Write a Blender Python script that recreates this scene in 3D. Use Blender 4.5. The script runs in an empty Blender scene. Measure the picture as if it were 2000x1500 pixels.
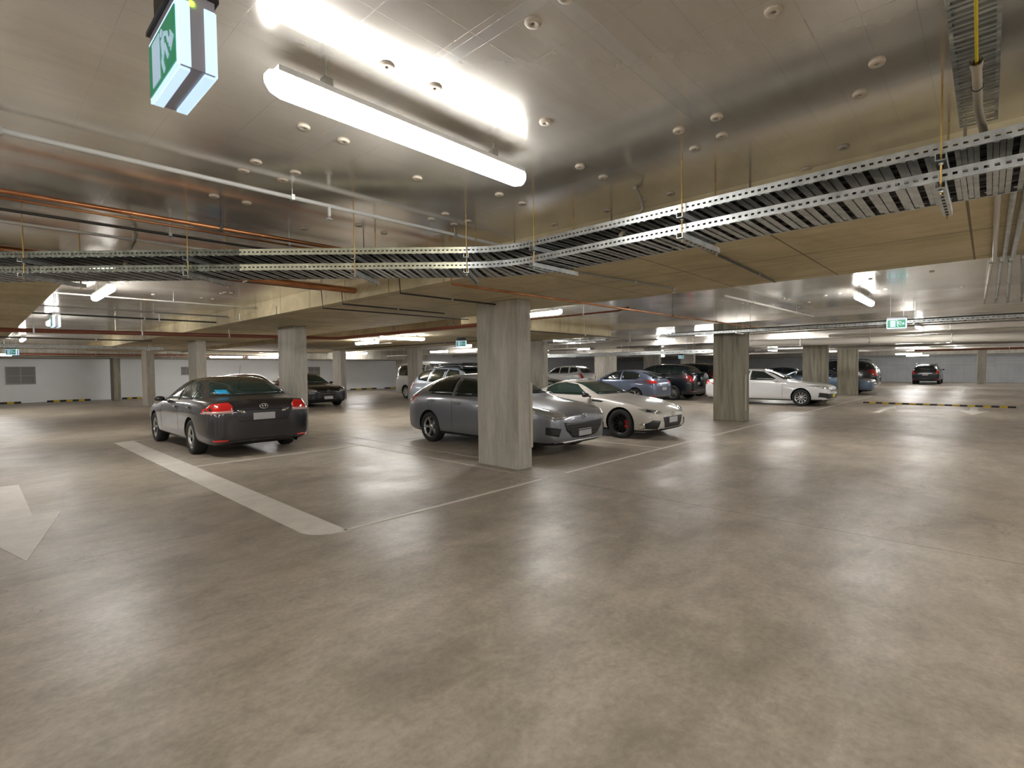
import bpy, bmesh, math, random
from mathutils import Vector, Matrix
from mathutils.bvhtree import BVHTree
random.seed(7)
SC = bpy.context.scene
COL = SC.collection
PI = math.pi

# ------------------------------------------------------------------ camera
CH, YAW, PITCH, ROLL, FP, CX, CY = 1.552, .857987, -.031552, -.0093765, 984.23, 1080., 750.
_f = Vector((math.sin(YAW)*math.cos(PITCH), math.cos(YAW)*math.cos(PITCH), math.sin(PITCH)))
_r0 = Vector((math.cos(YAW), -math.sin(YAW), 0)); _u0 = _r0.cross(_f)
_r = _r0*math.cos(ROLL)+_u0*math.sin(ROLL); _u = _u0*math.cos(ROLL)-_r0*math.sin(ROLL)
cam = bpy.data.cameras.new('camera'); cam.sensor_width = 36; cam.lens = 36*FP/2000; cam.shift_x = -(CX-1000)/2000
cam.clip_start = .05; cam.clip_end = 300
co = bpy.data.objects.new('camera', cam); COL.objects.link(co)
_m = Matrix((_r, _u, -_f)).transposed().to_4x4(); _m.translation = (0, 0, CH); co.matrix_world = _m; SC.camera = co
SC.view_settings.view_transform = 'Standard'; SC.view_settings.look = 'None'
SC.view_settings.gamma = 1; SC.view_settings.use_curve_mapping = False
SC.view_settings.exposure = 1.38
w = bpy.data.worlds.new('world'); SC.world = w; w.use_nodes = True
w.node_tree.nodes['Background'].inputs[0].default_value = (.9, .92, 1, 1)
w.node_tree.nodes['Background'].inputs[1].default_value = .3
TUBE = 34.0      # emission of the fluorescent diffusers

def ray(u, v): return _f+_r*((u-CX)/FP)-_u*((v-CY)/FP)
def at(u, v, z=0.0):                 # a measured point of known height -> its place in the garage
    d = ray(u, v); t = (z-CH)/d.z; return Vector((d.x*t, d.y*t, z))
def on_x(u, X, v=700): d = ray(u, v); return d.y/d.x*X      # y where a bearing meets the plane x = X
def on_y(u, Y, v=760): d = ray(u, v); return d.x/d.y*Y

# ------------------------------------------------------------------ materials
def mat(name, col, rough=.5, metal=0., coat=0., emit=None, es=0., spec=.5, trans=0.):
    m = bpy.data.materials.new(name); m.use_nodes = True; b = m.node_tree.nodes['Principled BSDF']
    b.inputs['Base Color'].default_value = (*col, 1); b.inputs['Roughness'].default_value = rough
    b.inputs['Metallic'].default_value = metal; b.inputs['Coat Weight'].default_value = coat
    b.inputs['Coat Roughness'].default_value = .05; b.inputs['Specular IOR Level'].default_value = spec
    b.inputs['Transmission Weight'].default_value = trans
    if emit: b.inputs['Emission Color'].default_value = (*emit, 1); b.inputs['Emission Strength'].default_value = es
    return m
class NT:
    def __init__(s, m): s.t = m.node_tree; s.b = s.t.nodes['Principled BSDF']; s.pos = s.n('ShaderNodeNewGeometry').outputs['Position']
    def n(s, k): return s.t.nodes.new(k)
    def l(s, a, b): s.t.links.new(a, b)
    def noise(s, scale, detail=4, rough=.6, vec=None, stretch=None, dist=0):
        x = s.n('ShaderNodeTexNoise'); x.inputs['Scale'].default_value = scale; x.inputs['Detail'].default_value = detail
        x.inputs['Roughness'].default_value = rough; x.inputs['Distortion'].default_value = dist
        v = vec or s.pos
        if stretch:
            mp = s.n('ShaderNodeMapping'); mp.inputs['Scale'].default_value = stretch; s.l(v, mp.inputs[0]); v = mp.outputs[0]
        s.l(v, x.inputs['Vector']); return x.outputs['Fac']
    def ramp(s, f, pts):
        r = s.n('ShaderNodeValToRGB'); e = r.color_ramp.elements
        while len(e) < len(pts): e.new(.5)
        for i, (p, c) in enumerate(pts): e[i].position = p; e[i].color = (*c, 1) if len(c) == 3 else c
        s.l(f, r.inputs[0]); return r.outputs[0]
    def mix(s, f, a, b, mode='MIX'):
        x = s.n('ShaderNodeMix'); x.data_type = 'RGBA'; x.blend_type = mode
        for v, i in ((f, 0), (a, 6), (b, 7)):
            if hasattr(v, 'links'): s.l(v, x.inputs[i])
            elif i: x.inputs[i].default_value = (*v, 1)
            else: x.inputs[0].default_value = v
        return x.outputs[2]
    def m(s, op, a, b=0., c=0.):
        x = s.n('ShaderNodeMath'); x.operation = op
        for i, v in enumerate((a, b, c)):
            if hasattr(v, 'links'): s.l(v, x.inputs[i])
            else: x.inputs[i].default_value = v
        return x.outputs[0]
    def xyz(s):
        x = s.n('ShaderNodeSeparateXYZ'); s.l(s.pos, x.inputs[0]); return x.outputs
    def bump(s, h, st, dist=.01):
        x = s.n('ShaderNodeBump'); x.inputs['Strength'].default_value = st; x.inputs['Distance'].default_value = dist
        s.l(h, x.inputs['Height']); s.l(x.outputs[0], s.b.inputs['Normal'])
    def line(s, coord, at_, width):   # 1 on a line at coord = at_
        return s.m('LESS_THAN', s.m('ABSOLUTE', s.m('SUBTRACT', coord, at_)), width)
    def lines(s, coord, period, off, width):
        v = s.m('ABSOLUTE', s.m('SUBTRACT', s.m('PINGPONG', s.m('SUBTRACT', coord, off), period/2), 0.))
        return s.m('LESS_THAN', v, width)
    def col(s, v): s.l(v, s.b.inputs['Base Color'])
    def rough(s, v): s.l(v, s.b.inputs['Roughness'])

M = {}
def build_mats():
    # polished concrete floor
    m = mat('floor_concrete', (.3, .26, .21), .4); n = NT(m); x, y, z = n.xyz()
    big = n.noise(.35, 5, .55, dist=.6); mid = n.noise(1.6, 6, .65, dist=.4); fine = n.noise(26, 5, .7); med = n.noise(6, 5, .65, dist=.3)
    sweep = n.noise(1.1, 5, .6, stretch=(1, 3.2, 1), dist=1.2)
    c = n.ramp(big, [(.3, (.30, .262, .208)), (.5, (.37, .325, .262)), (.7, (.43, .385, .322))])
    c = n.mix(.55, c, n.ramp(mid, [(.32, (.31, .295, .28)), (.68, (.66, .66, .67))]), 'OVERLAY')
    c = n.mix(.4, c, n.ramp(sweep, [(.35, (.37, .36, .35)), (.65, (.60, .60, .60))]), 'OVERLAY')
    c = n.mix(.5, c, n.ramp(med, [(.3, (.38, .37, .36)), (.7, (.61, .61, .61))]), 'OVERLAY')
    c = n.mix(.6, c, n.ramp(fine, [(.3, (.36, .36, .36)), (.7, (.64, .64, .64))]), 'OVERLAY')
    spots = n.ramp(n.noise(13, 2, .4), [(.80, (0, 0, 0)), (.83, (1, 1, 1))])
    c = n.mix(n.m('MULTIPLY', spots, .3), c, (.11, .09, .07))
    ys = n.ramp(n.noise(.8, 3, .5, dist=.3), [(.62, (0, 0, 0)), (.78, (1, 1, 1))])
    c = n.mix(n.m('MULTIPLY', ys, .28), c, (.33, .25, .13))
    ck = n.noise(.45, 7, .62, dist=.3); cm = n.ramp(n.noise(.28, 2, .5), [(.52, (0, 0, 0)), (.60, (1, 1, 1))])
    crack = n.m('MULTIPLY', n.m('LESS_THAN', n.m('ABSOLUTE', n.m('SUBTRACT', ck, .5)), .0011), cm)
    c = n.mix(n.m('MULTIPLY', crack, .7), c, (.07, .055, .04))
    s2 = n.ramp(n.noise(5, 3, .55, stretch=(1, 1.6, 1)), [(.735, (0, 0, 0)), (.77, (1, 1, 1))]); c = n.mix(n.m('MULTIPLY', s2, .38), c, (.10, .085, .065))
    j = n.m('MAXIMUM', n.m('MULTIPLY', n.line(x, 5.285, .006), n.m('LESS_THAN', y, 4.4)), n.m('MULTIPLY', n.line(y, 5.69, .004), n.m('LESS_THAN', x, 2.0)))
    j = n.m('MAXIMUM', j, n.m('MULTIPLY', n.lines(x, 8.72, 5.285, .006), n.m('LESS_THAN', y, 4.4)))
    c = n.mix(n.m('MULTIPLY', j, .8), c, (.05, .04, .03)); n.col(c)
    r = n.ramp(n.noise(.9, 4, .5), [(.3, (.32,)*3), (.6, (.44,)*3), (.8, (.52,)*3)]); n.rough(r)
    n.bump(n.noise(3, 2, .4), .02, .02); m.node_tree.nodes['Principled BSDF'].inputs['Specular IOR Level'].default_value = .6
    M['floor'] = m
    # foil-faced insulation on the slab soffit
    m = mat('ceiling_foil', (.5, .48, .45), .26, .72); n = NT(m); x, y, z = n.xyz()
    tape = n.m('MAXIMUM', n.lines(y, 2.47, 1.2, .035), n.lines(x, 1.53, 1.4, .03))
    edge = n.m('MAXIMUM', n.lines(y, 2.47, 1.165, .003), n.lines(x, 1.53, 1.37, .003))
    edge = n.m('MAXIMUM', edge, n.m('MAXIMUM', n.lines(y, 2.47, 1.235, .003), n.lines(x, 1.53, 1.43, .003)))
    scr = n.m('MAXIMUM', n.lines(x, .31, .1, .0016), n.lines(y, .17, .05, .0016))
    c = n.ramp(n.noise(.9, 5, .6, dist=.4), [(.3, (.66, .62, .56)), (.7, (.86, .82, .76))])
    c = n.mix(tape, c, (.74, .72, .69)); c = n.mix(n.m('MULTIPLY', edge, .7), c, (.70, .68, .64)); c = n.mix(n.m('MULTIPLY', scr, .45), c, (.50, .48, .45)); c = n.mix(.45, c, n.ramp(n.noise(6, 5, .65, stretch=(.4, 3, 1)), [(.3, (.38,)*3), (.7, (.62,)*3)]), 'OVERLAY')
    n.col(c)
    r = n.ramp(n.noise(1.3, 3, .5), [(.3, (.13,)*3), (.7, (.25,)*3)]); n.rough(r)
    h = n.m('MULTIPLY', n.noise(1.4, 2, .4), .5)
    h = n.m('ADD', h, n.m('MULTIPLY', scr, .25)); h = n.m('ADD', h, n.m('MULTIPLY', edge, .5)); n.bump(h, .16, .012); M['foil'] = m
    # off-form concrete soffit
    m = mat('soffit_concrete', (.2, .17, .12), .75); n = NT(m); x, y, z = n.xyz()
    c = n.ramp(n.noise(.8, 6, .65, dist=.8), [(.3, (.42, .345, .20)), (.55, (.57, .485, .305)), (.75, (.64, .56, .39))])
    c = n.mix(.4, c, n.ramp(n.noise(4, 6, .7, stretch=(3, .5, 1)), [(.3, (.32,)*3), (.7, (.62,)*3)]), 'OVERLAY')
    j = n.m('MAXIMUM', n.lines(y, 1.22, .12, .008), n.lines(x, 1.25, 5.2, .008)); c = n.mix(n.m('MULTIPLY', n.ramp(n.noise(1.4, 5, .6, stretch=(1.8, .5, 1), dist=.5), [(.58, (0,)*3), (.72, (1,)*3)]), .4), c, (.13, .10, .055)); c = n.mix(n.m('MULTIPLY', j, .75), c, (.07, .055, .035)); n.col(c)
    n.bump(n.noise(12, 5), .2, .01); M['soffit'] = m
    # columns
    m = mat('column_concrete', (.3, .27, .22), .75); n = NT(m)
    c = n.ramp(n.noise(1.5, 6, .65, stretch=(3, 3, .5), dist=.5), [(.3, (.31, .29, .245)), (.5, (.42, .395, .34)), (.72, (.52, .49, .43))])
    c = n.mix(.5, c, n.ramp(n.noise(7, 5, .7, stretch=(2.5, 2.5, .25)), [(.3, (.35,)*3), (.7, (.62,)*3)]), 'OVERLAY')
    c = n.mix(n.m('MULTIPLY', n.ramp(n.noise(22, 2, .5), [(.70, (0,)*3), (.74, (1,)*3)]), .4), c, (.12, .10, .08)); n.col(c)
    n.bump(n.noise(25, 5), .25, .01); M['column'] = m
    m = mat('column_concrete_green', (.3, .27, .22), .75); n = NT(m)
    c = n.ramp(n.noise(1.5, 6, .65, stretch=(5, 5, .4), dist=.3), [(.3, (.115, .10, .07)), (.5, (.24, .22, .165)), (.72, (.34, .32, .25))])
    n.col(c); n.bump(n.noise(25, 5), .25, .01); M['column_stained'] = m
    m = mat('wall_white', (.62, .63, .64), .6); n = NT(m); n.col(n.ramp(n.noise(.5, 4), [(.3, (.76, .77, .78)), (.7, (.84, .85, .86))])); M['wall'] = m
    m = mat('wall_block', (.33, .34, .35), .8); n = NT(m); x, y, z = n.xyz()
    c = n.ramp(n.noise(1.2, 5), [(.3, (.44, .46, .48)), (.7, (.54, .56, .58))])
    c = n.mix(n.m('MULTIPLY', n.m('MAXIMUM', n.lines(z, .2, 0, .006), n.lines(y, .4, 0, .006)), .5), c, (.2, .2, .2)); n.col(c); M['block'] = m
    m = mat('galvanised', (.5, .52, .52), .38, .9); n = NT(m); n.col(n.ramp(n.noise(14, 4), [(.3, (.36, .38, .38)), (.7, (.62, .64, .63))])); M['galv'] = m
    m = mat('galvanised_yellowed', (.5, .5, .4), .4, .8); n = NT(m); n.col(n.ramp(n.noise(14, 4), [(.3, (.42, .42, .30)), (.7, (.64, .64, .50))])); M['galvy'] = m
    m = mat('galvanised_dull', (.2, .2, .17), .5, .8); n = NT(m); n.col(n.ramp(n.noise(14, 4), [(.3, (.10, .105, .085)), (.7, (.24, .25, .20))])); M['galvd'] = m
    m = mat('copper', (.55, .25, .11), .32, .9); n = NT(m); n.col(n.ramp(n.noise(9, 4, stretch=(.4, 2, 2)), [(.3, (.30, .11, .045)), (.7, (.68, .34, .16))])); M['copper'] = m
    m = mat('line_paint', (.52, .48, .42), .5); n = NT(m)
    c = n.ramp(n.noise(3, 6, .7), [(.3, (.62, .58, .52)), (.6, (.74, .70, .63))]); c = n.mix(n.m('MULTIPLY', n.ramp(n.noise(45, 3), [(.62, (0,)*3), (.72, (1,)*3)]), .5), c, (.26, .23, .19)); n.col(c); M['paint'] = m
    m = mat('line_paint_worn', (.4, .37, .32), .5); n = NT(m)
    n.col(n.ramp(n.noise(18, 6, .7), [(.35, (.31, .275, .23)), (.55, (.58, .54, .47))])); M['paintw'] = m
    M['redpipe'] = mat('red_brown_pipe', (.22, .06, .03), .4)
    M['pvc'] = mat('grey_pvc', (.42, .37, .29), .45); M['pale_pipe'] = mat('pale_pipe', (.52, .49, .43), .4)
    M['steel'] = mat('dull_steel', (.30, .29, .27), .4, .7); M['dsteel'] = mat('dark_steel', (.06, .055, .05), .5, .5)
    M['rod'] = mat('plated_rod', (.45, .30, .10), .4, .8); M['cable'] = mat('cable_black', (.012, .012, .012), .6); M['cabley'] = mat('cable_yellow', (.55, .42, .02), .4)
    M['cable_grey'] = mat('cable_grey', (.10, .09, .08), .6)
    M['washer'] = mat('washer_white', (.50, .44, .36), .5); M['white'] = mat('white_plastic', (.55, .55, .53), .4)
    M['tube'] = mat('lit_diffuser', (.9, .9, .9), .4, emit=(1, .985, .96), es=TUBE)
    M['tube_dim'] = mat('lit_diffuser_dimmed', (.9, .9, .9), .4, emit=(1, .985, .96), es=TUBE*.42)  # near lamp's emission turned down to even out the floor brightness
    M['exitlit'] = mat('lit_exit_side', (.5, .6, .7), .3, emit=(.55, .78, 1), es=.36)
    M['exitgreen'] = mat('lit_exit_green', (.02, .20, .09), .3, emit=(.01, .42, .20), es=.10)
    M['exitwhite'] = mat('lit_exit_white', (.35, .45, .55), .3, emit=(.55, .80, 1), es=.16)
    M['exitgrey'] = mat('exit_grey_film', (.30, .29, .33), .3); M['clear'] = mat('clear_plastic', (.9, .9, .95), .05, trans=1.)
    M['led'] = mat('green_led', (.3, .9, 0), .3, emit=(.55, 1, .02), es=4)
    M['black'] = mat('black_plastic', (.012, .012, .013), .35); M['rubber'] = mat('tyre_rubber', (.014, .014, .014), .75)
    M['glass'] = mat('car_glass', (.006, .011, .010), .04, coat=0, spec=.7); M['glasst'] = mat('car_glass_greenish', (.018, .035, .030), .05, spec=.7)
    M['chrome'] = mat('chrome', (.7, .7, .7), .12, 1); M['alloy'] = mat('alloy_wheel', (.55, .55, .55), .28, .9); M['dalloy'] = mat('black_alloy', (.02, .02, .02), .3, .5)
    M['redlens'] = mat('red_lens', (.55, .015, .012), .1, coat=1); M['paleens'] = mat('pink_lens', (.5, .30, .28), .1, coat=1)
    M['lamp'] = mat('headlamp_glass', (.35, .35, .33), .08, .4, coat=1); M['amber'] = mat('amber_lens', (.7, .3, .02), .15)
    M['plate'] = mat('number_plate', (.42, .42, .43), .5); M['platey'] = mat('number_plate_yellow', (.55, .48, .03), .5); M['under'] = mat('underbody', (.008, .008, .008), .9)
    M['caliper'] = mat('red_caliper', (.55, .01, .01), .35); M['yellow'] = mat('rubber_yellow', (.60, .40, .02), .6); M['rblack'] = mat('rubber_black', (.02, .02, .02), .7)
    M['vent'] = mat('vent_grey', (.30, .29, .28), .5); M['ventd'] = mat('vent_dark', (.14, .135, .13), .6); M['sticker'] = mat('blue_sticker', (.02, .32, .62), .5)
    M['guard'] = mat('guard_cream', (.46, .43, .35), .5); M['seat'] = mat('seat_dark', (.03, .03, .03), .8)
build_mats()
def carpaint(name, c, metal=.55, rough=.32): return mat('paint_'+name, c, rough, metal, coat=1.)

# ------------------------------------------------------------------ mesh helpers
class MB:
    def __init__(s): s.v = []; s.f = []; s.mi = []; s.ms = []; s.sm = []
    def _m(s, m):
        m = M[m] if isinstance(m, str) else m
        if m not in s.ms: s.ms.append(m)
        return s.ms.index(m)
    def add(s, vs, fs, m, smooth=False):
        b = len(s.v); s.v += [tuple(p) for p in vs]; k = s._m(m)
        for f in fs: s.f.append(tuple(b+i for i in f)); s.mi.append(k); s.sm.append(smooth)
        return s
    def box(s, a, b, m):
        (x0, y0, z0), (x1, y1, z1) = a, b
        return s.add([(x0,y0,z0),(x1,y0,z0),(x1,y1,z0),(x0,y1,z0),(x0,y0,z1),(x1,y0,z1),(x1,y1,z1),(x0,y1,z1)],
                     [(3,2,1,0),(4,5,6,7),(0,1,5,4),(1,2,6,5),(2,3,7,6),(3,0,4,7)], m)
    def obox(s, c, ux, uy, uz, m):    # oriented box: centre and half-axis vectors
        c, ux, uy, uz = Vector(c), Vector(ux), Vector(uy), Vector(uz)
        vs = [c+ux*i+uy*j+uz*k for k in (-1, 1) for i, j in ((-1,-1),(1,-1),(1,1),(-1,1))]
        return s.add(vs, [(3,2,1,0),(4,5,6,7),(0,1,5,4),(1,2,6,5),(2,3,7,6),(3,0,4,7)], m)
    def tube(s, pts, r, m, n=8, cap=True):
        pts = [Vector(p) for p in pts]; rings = []; fs = []; vs = []
        for i, p in enumerate(pts):
            d = (pts[min(i+1, len(pts)-1)]-pts[max(i-1, 0)]).normalized()
            a = d.cross(Vector((0, 0, 1)));
            if a.length < .05: a = d.cross(Vector((0, 1, 0)))
            a.normalize(); b = d.cross(a).normalized()
            for k in range(n): t = 2*PI*k/n; vs.append(p+(a*math.cos(t)+b*math.sin(t))*r)
        for i in range(len(pts)-1):
            for k in range(n): fs.append((i*n+k, i*n+(k+1) % n, (i+1)*n+(k+1) % n, (i+1)*n+k))
        s.add(vs, fs, m, True)
        if cap: s.add(vs[:n], [tuple(range(n))], m); s.add(vs[-n:], [tuple(range(n))[::-1]], m)
        return s
    def lathe(s, prof, m, axis='z', n=24, o=(0, 0, 0), ang=None):   # prof: (radius, height)
        o = Vector(o); vs = []; fs = []
        for r, h in prof:
            for k in range(n):
                t = 2*PI*k/n; c, q = r*math.cos(t), r*math.sin(t)
                vs.append(o+Vector({'z': (c, q, h), 'y': (c, h, q), 'x': (h, c, q)}[axis]))
        for i in range(len(prof)-1):
            for k in range(n): fs.append((i*n+k, i*n+(k+1) % n, (i+1)*n+(k+1) % n, (i+1)*n+k))
        return s.add(vs, fs, m, True)
    def prism(s, pts, z0, z1, m):
        n = len(pts); vs = [(x, y, z0) for x, y in pts]+[(x, y, z1) for x, y in pts]
        return s.add(vs, [tuple(range(n))[::-1], tuple(range(n, 2*n))]+[(i, (i+1) % n, n+(i+1) % n, n+i) for i in range(n)], m)
    def mesh(s, name):
        me = bpy.data.meshes.new(name); me.from_pydata(s.v, [], s.f)
        for m in s.ms: me.materials.append(m)
        me.polygons.foreach_set('material_index', s.mi); me.polygons.foreach_set('use_smooth', s.sm)
        bm = bmesh.new(); bm.from_mesh(me); bmesh.ops.recalc_face_normals(bm, faces=bm.faces); bm.to_mesh(me); bm.free(); me.update(); return me
    def build(s, name, parent=None, loc=None, bevel=0):
        o = bpy.data.objects.new(name, s.mesh(name)); COL.objects.link(o)
        if parent: o.parent = parent
        if loc: o.location = loc
        if bevel: b = o.modifiers.new('bevel', 'BEVEL'); b.width = bevel; b.segments = 2; b.limit_method = 'ANGLE'
        return o
def tag(o, label=None, cat=None, group=None, kind=None):
    if label: o['label'] = label
    if cat: o['category'] = cat
    if group: o['group'] = group
    if kind: o['kind'] = kind
    return o
def empty(name, loc, rz=0, **k):
    o = bpy.data.objects.new(name, None); COL.objects.link(o); o.location = loc; o.rotation_euler = (0, 0, rz); o.empty_display_size = .2
    return tag(o, **k)
def copy_tree(o, parent=None):
    c = o.copy(); COL.objects.link(c); c.parent = parent
    for ch in [q for q in COL.objects if q.parent == o]: copy_tree(ch, c)
    return c
def struct(o): o['kind'] = 'structure'; return o

# ------------------------------------------------------------------ the shell
HC, HS = 2.895, 2.605
X0, X1, Y0, Y1 = -11., 56., -13., 38.
struct(MB().box((X0-.3, Y0-.3, -.3), (X1+.3, Y1+.3, 0), 'floor').build('floor'))
struct(MB().box((X0-.3, Y0-.3, HC), (X1+.3, Y1+.3, HC+.3), 'foil').build('ceiling'))
struct(MB().box((X0-.3, Y1, 0), (X1+.3, Y1+.3, HC), 'wall').build('wall_far'))
struct(MB().box((X0-.3, Y0-.3, 0), (X1+.3, Y0, HC), 'wall').build('wall_back'))
struct(MB().box((X0-.3, Y0, 0), (X0, Y1, HC), 'wall').build('wall_left'))
struct(MB().box((X1, Y0, 0), (X1+.3, Y1, HC), 'block').build('wall_right'))
BEAMS = []
def beam(n, a, b, m='soffit'): BEAMS.append((*a, *b)); return struct(MB().box(a, b, m).build(n))
beam('trim_1', (3.78, Y0, HS), (6.65, Y1, HC)); beam('trim_2', (14.1, Y0, 2.79), (16.4, Y1, HC), 'foil')
beam('trim_3', (7.75, 9.6, HS), (14.1, Y1, HC)); beam('trim_4', (22.2, Y0, 2.64), (24.6, Y1, HC), 'foil')
beam('trim_5', (-3.5, 8.4, HS), (.75, 33.9, HC)); beam('trim_6', (X0, 33.9, 2.30), (24, Y1, HC), 'column')
beam('trim_7', (16.4, 18, HS), (22.2, 19.5, HC), 'column'); beam('trim_8', (29.6, Y0, 2.64), (32, Y1, HC), 'foil')
beam('trim_9', (37.9, Y0, 2.64), (40.3, Y1, HC), 'foil'); beam('trim_10', (46.3, Y0, 2.64), (48.7, Y1, HC), 'foil'); beam('trim_11', (54, Y0, 2.4), (X1, Y1, HC), 'column')

def top_at(x, y):
    for t in BEAMS:
        if t[0] <= x <= t[3] and t[1] <= y <= t[4]: return t[2]
    return HC
# columns
def column(x, y, top, label, a=.3, b=.93, m='column', guards=()):
    r = empty('concrete_column', (x, y, 0), label=label, cat='column')
    MB().box((0, 0, 0), (a, b, top), m).build('shaft', r, bevel=.015)
    for gx, gy, sx, sy in guards:   # pale corner protection strips
        MB().box((gx, gy, .32), (gx+sx, gy+sy, 1.33), 'guard').build('corner_guard', r)
    return r
column(5.41, 5.38, HS, 'board-marked concrete blade column in the foreground beside the grey hatchback', guards=[(.0, -.012, .045, .011), (.255, -.012, .056, .011)])
column(14.11, 5.12, 2.79, 'greenish stained concrete column in front of the rear of the white sedan', m='column_stained', guards=[(.0, -.012, .05, .011)])
column(22.94, 5.0, 2.64, 'concrete column rising behind the bonnet of the white sedan', m='column_stained')
column(29.8, 5.09, 2.64, 'concrete column hiding the middle of the blue-grey sedan', m='column_stained')
column(5.0, 12.36, HS, 'concrete column behind the right rear of the dark grey sedan')
column(5.0, 20.21, HS, 'concrete column rising behind the roof of the dark grey sedan')
column(5.2, 28.65, HS, 'slim bluish concrete column left of the dark grey sedan')
column(5.11, 36.02, 2.30, 'brown-stained concrete column standing against the white wall', m='column_stained')
column(14.0, 12.6, HS, 'concrete column right behind the foreground column')
column(13.12, 26.47, HS, 'concrete column rising behind the small black sedan')
column(14.8, 21.8, 2.79, 'concrete column behind the silver wagon, next to the white van')
column(21.9, 34.3, 2.30, 'narrow pier at the right end of the far white wall', a=.8, b=.9)
column(24.1, 13.35, 2.64, 'concrete column behind the pale blue hatchback')
column(31.8, 22.2, 2.64, 'broad concrete pier left of the pale blue hatchback', a=1.6, b=1.0)
column(31.8, 15.0, 2.64, 'bluish concrete column above the roof of the black four-wheel drive')
column(50.5, .12, HC, 'thin pale column in front of the grey block wall at the far right', b=.55)

# floor markings
def flat(name, pts, m, label, cat, group=None): return tag(MB().prism(pts, 0, .003, m).build(name), label, cat, group)
arc = [(2.44-.33, 4.72), (2.13, 4.6), (2.18, 4.5), (2.27, 4.43), (2.38, 4.385), (2.5, 4.36)]
flat('painted_band', [(2.02, 14.5), (2.02, 4.95), (2.05, 4.84), (2.11, 4.75), (2.21, 4.69), (2.35, 4.66), (2.37, 14.6)], 'paint', 'wide cream painted band on the floor left of the dark grey sedan', 'floor marking')
def stripe(a, b, wd, label, m='paint'):
    a = Vector((*a, 0)); b = Vector((*b, 0)); d = (b-a).normalized(); q = Vector((-d.y, d.x, 0))*wd/2
    return flat('painted_line', [(a+q)[:2], (b+q)[:2], (b-q)[:2], (a-q)[:2]], m, label, 'floor marking')
stripe((2.33, 4.70), (5.33, 4.71), .055, 'thin painted line along the front of the empty bay before the foreground column')
stripe((2.36, 9.80), (5.22, 9.77), .055, 'thin painted line just behind the dark grey sedan')
stripe((2.36, 14.55), (5.2, 14.55), .055, 'thin painted line at the front end of the dark grey sedan')
stripe((5.24, 4.7), (5.24, 14.5), .055, 'thin painted line running past the left side of the foreground column', 'paintw')
stripe((5.77, 4.75), (5.77, 14.5), .055, 'thin painted line along the right side of the grey hatchback, behind the foreground column', 'paintw')
stripe((5.74, 4.72), (8.6, 4.70), .055, 'thin painted line across the front of the grey hatchback bay')
stripe((8.6, 4.70), (29.5, 4.42), .06, 'long thin painted line leading past the white coupe and white sedan into the distance')
stripe((8.63, 4.72), (8.63, 9.8), .055, 'thin painted line between the grey hatchback and the white coupe')
stripe((11.5, 4.68), (11.5, 9.8), .055, 'thin painted line right of the white coupe', 'paintw')
stripe((20.1, 4.55), (20.1, 9.5), .055, 'thin painted line in front of the side of the white sedan', 'paintw')
stripe((5.77, 9.8), (8.63, 9.8), .055, 'thin painted line behind the grey hatchback', 'paintw')

def text(s, loc, size, rz, m, label, parent=None, name='bay_number', rx=0, ext=.0015, cat='floor marking'):
    c = bpy.data.curves.new(name, 'FONT'); c.body = s; c.size = size; c.extrude = ext; c.align_x = 'CENTER'
    o = bpy.data.objects.new(name, c); COL.objects.link(o)
    dg = bpy.context.evaluated_depsgraph_get(); me = bpy.data.meshes.new_from_object(o.evaluated_get(dg)); bpy.data.objects.remove(o)
    me.materials.clear(); me.materials.append(M[m])
    o = bpy.data.objects.new(name, me); COL.objects.link(o); o.location = loc; o.rotation_euler = (rx, 0, rz)
    if parent: o.parent = parent
    else: tag(o, label, cat)
    return o
text('278', (4.93, 4.78, .002), .22, 0, 'paintw', 'small worn painted bay number beside the foot of the foreground column')
text('277', (8.33, 4.77, .002), .22, 0, 'paintw', 'small worn painted bay number in front of the white coupe')
def arrow(tip, d, L, hw, hl, sw, label):
    tip = Vector((*tip, 0)); d = Vector((*d, 0)).normalized(); q = Vector((-d.y, d.x, 0)); b = tip-d*hl; e = tip-d*L
    pts = [tip, b+q*hw, b+q*sw, e+q*sw, e-q*sw, b-q*sw, b-q*hw]
    return flat('painted_arrow', [p[:2] for p in pts], 'paint', label, 'floor marking')
# near arrow points along the aisle towards the viewer
arrow((.26, 5.98), (0, -1), 4.2, .37, 1.88, .14, 'large cream painted arrow on the floor at the left edge')

arrow((22.9, 2.66), (1, -.03), 3.6, .30, 1.6, .09, 'pale painted arrow just before the left half of the yellow and black speed hump')
arrow((20.0, .36), (-1, 0), 3.6, .40, 1.7, .10, 'pale painted arrow pointing this way before the right half of the speed hump')
arrow((40, 3.3), (1, 0), 4.6, .3, 1.8, .1, 'faint painted arrow beyond the speed hump, near the dark four-wheel drive')
stripe((43, .9), (43, -3.5), .14, 'pale painted line across the floor in front of the thin far column', 'paint')

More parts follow.
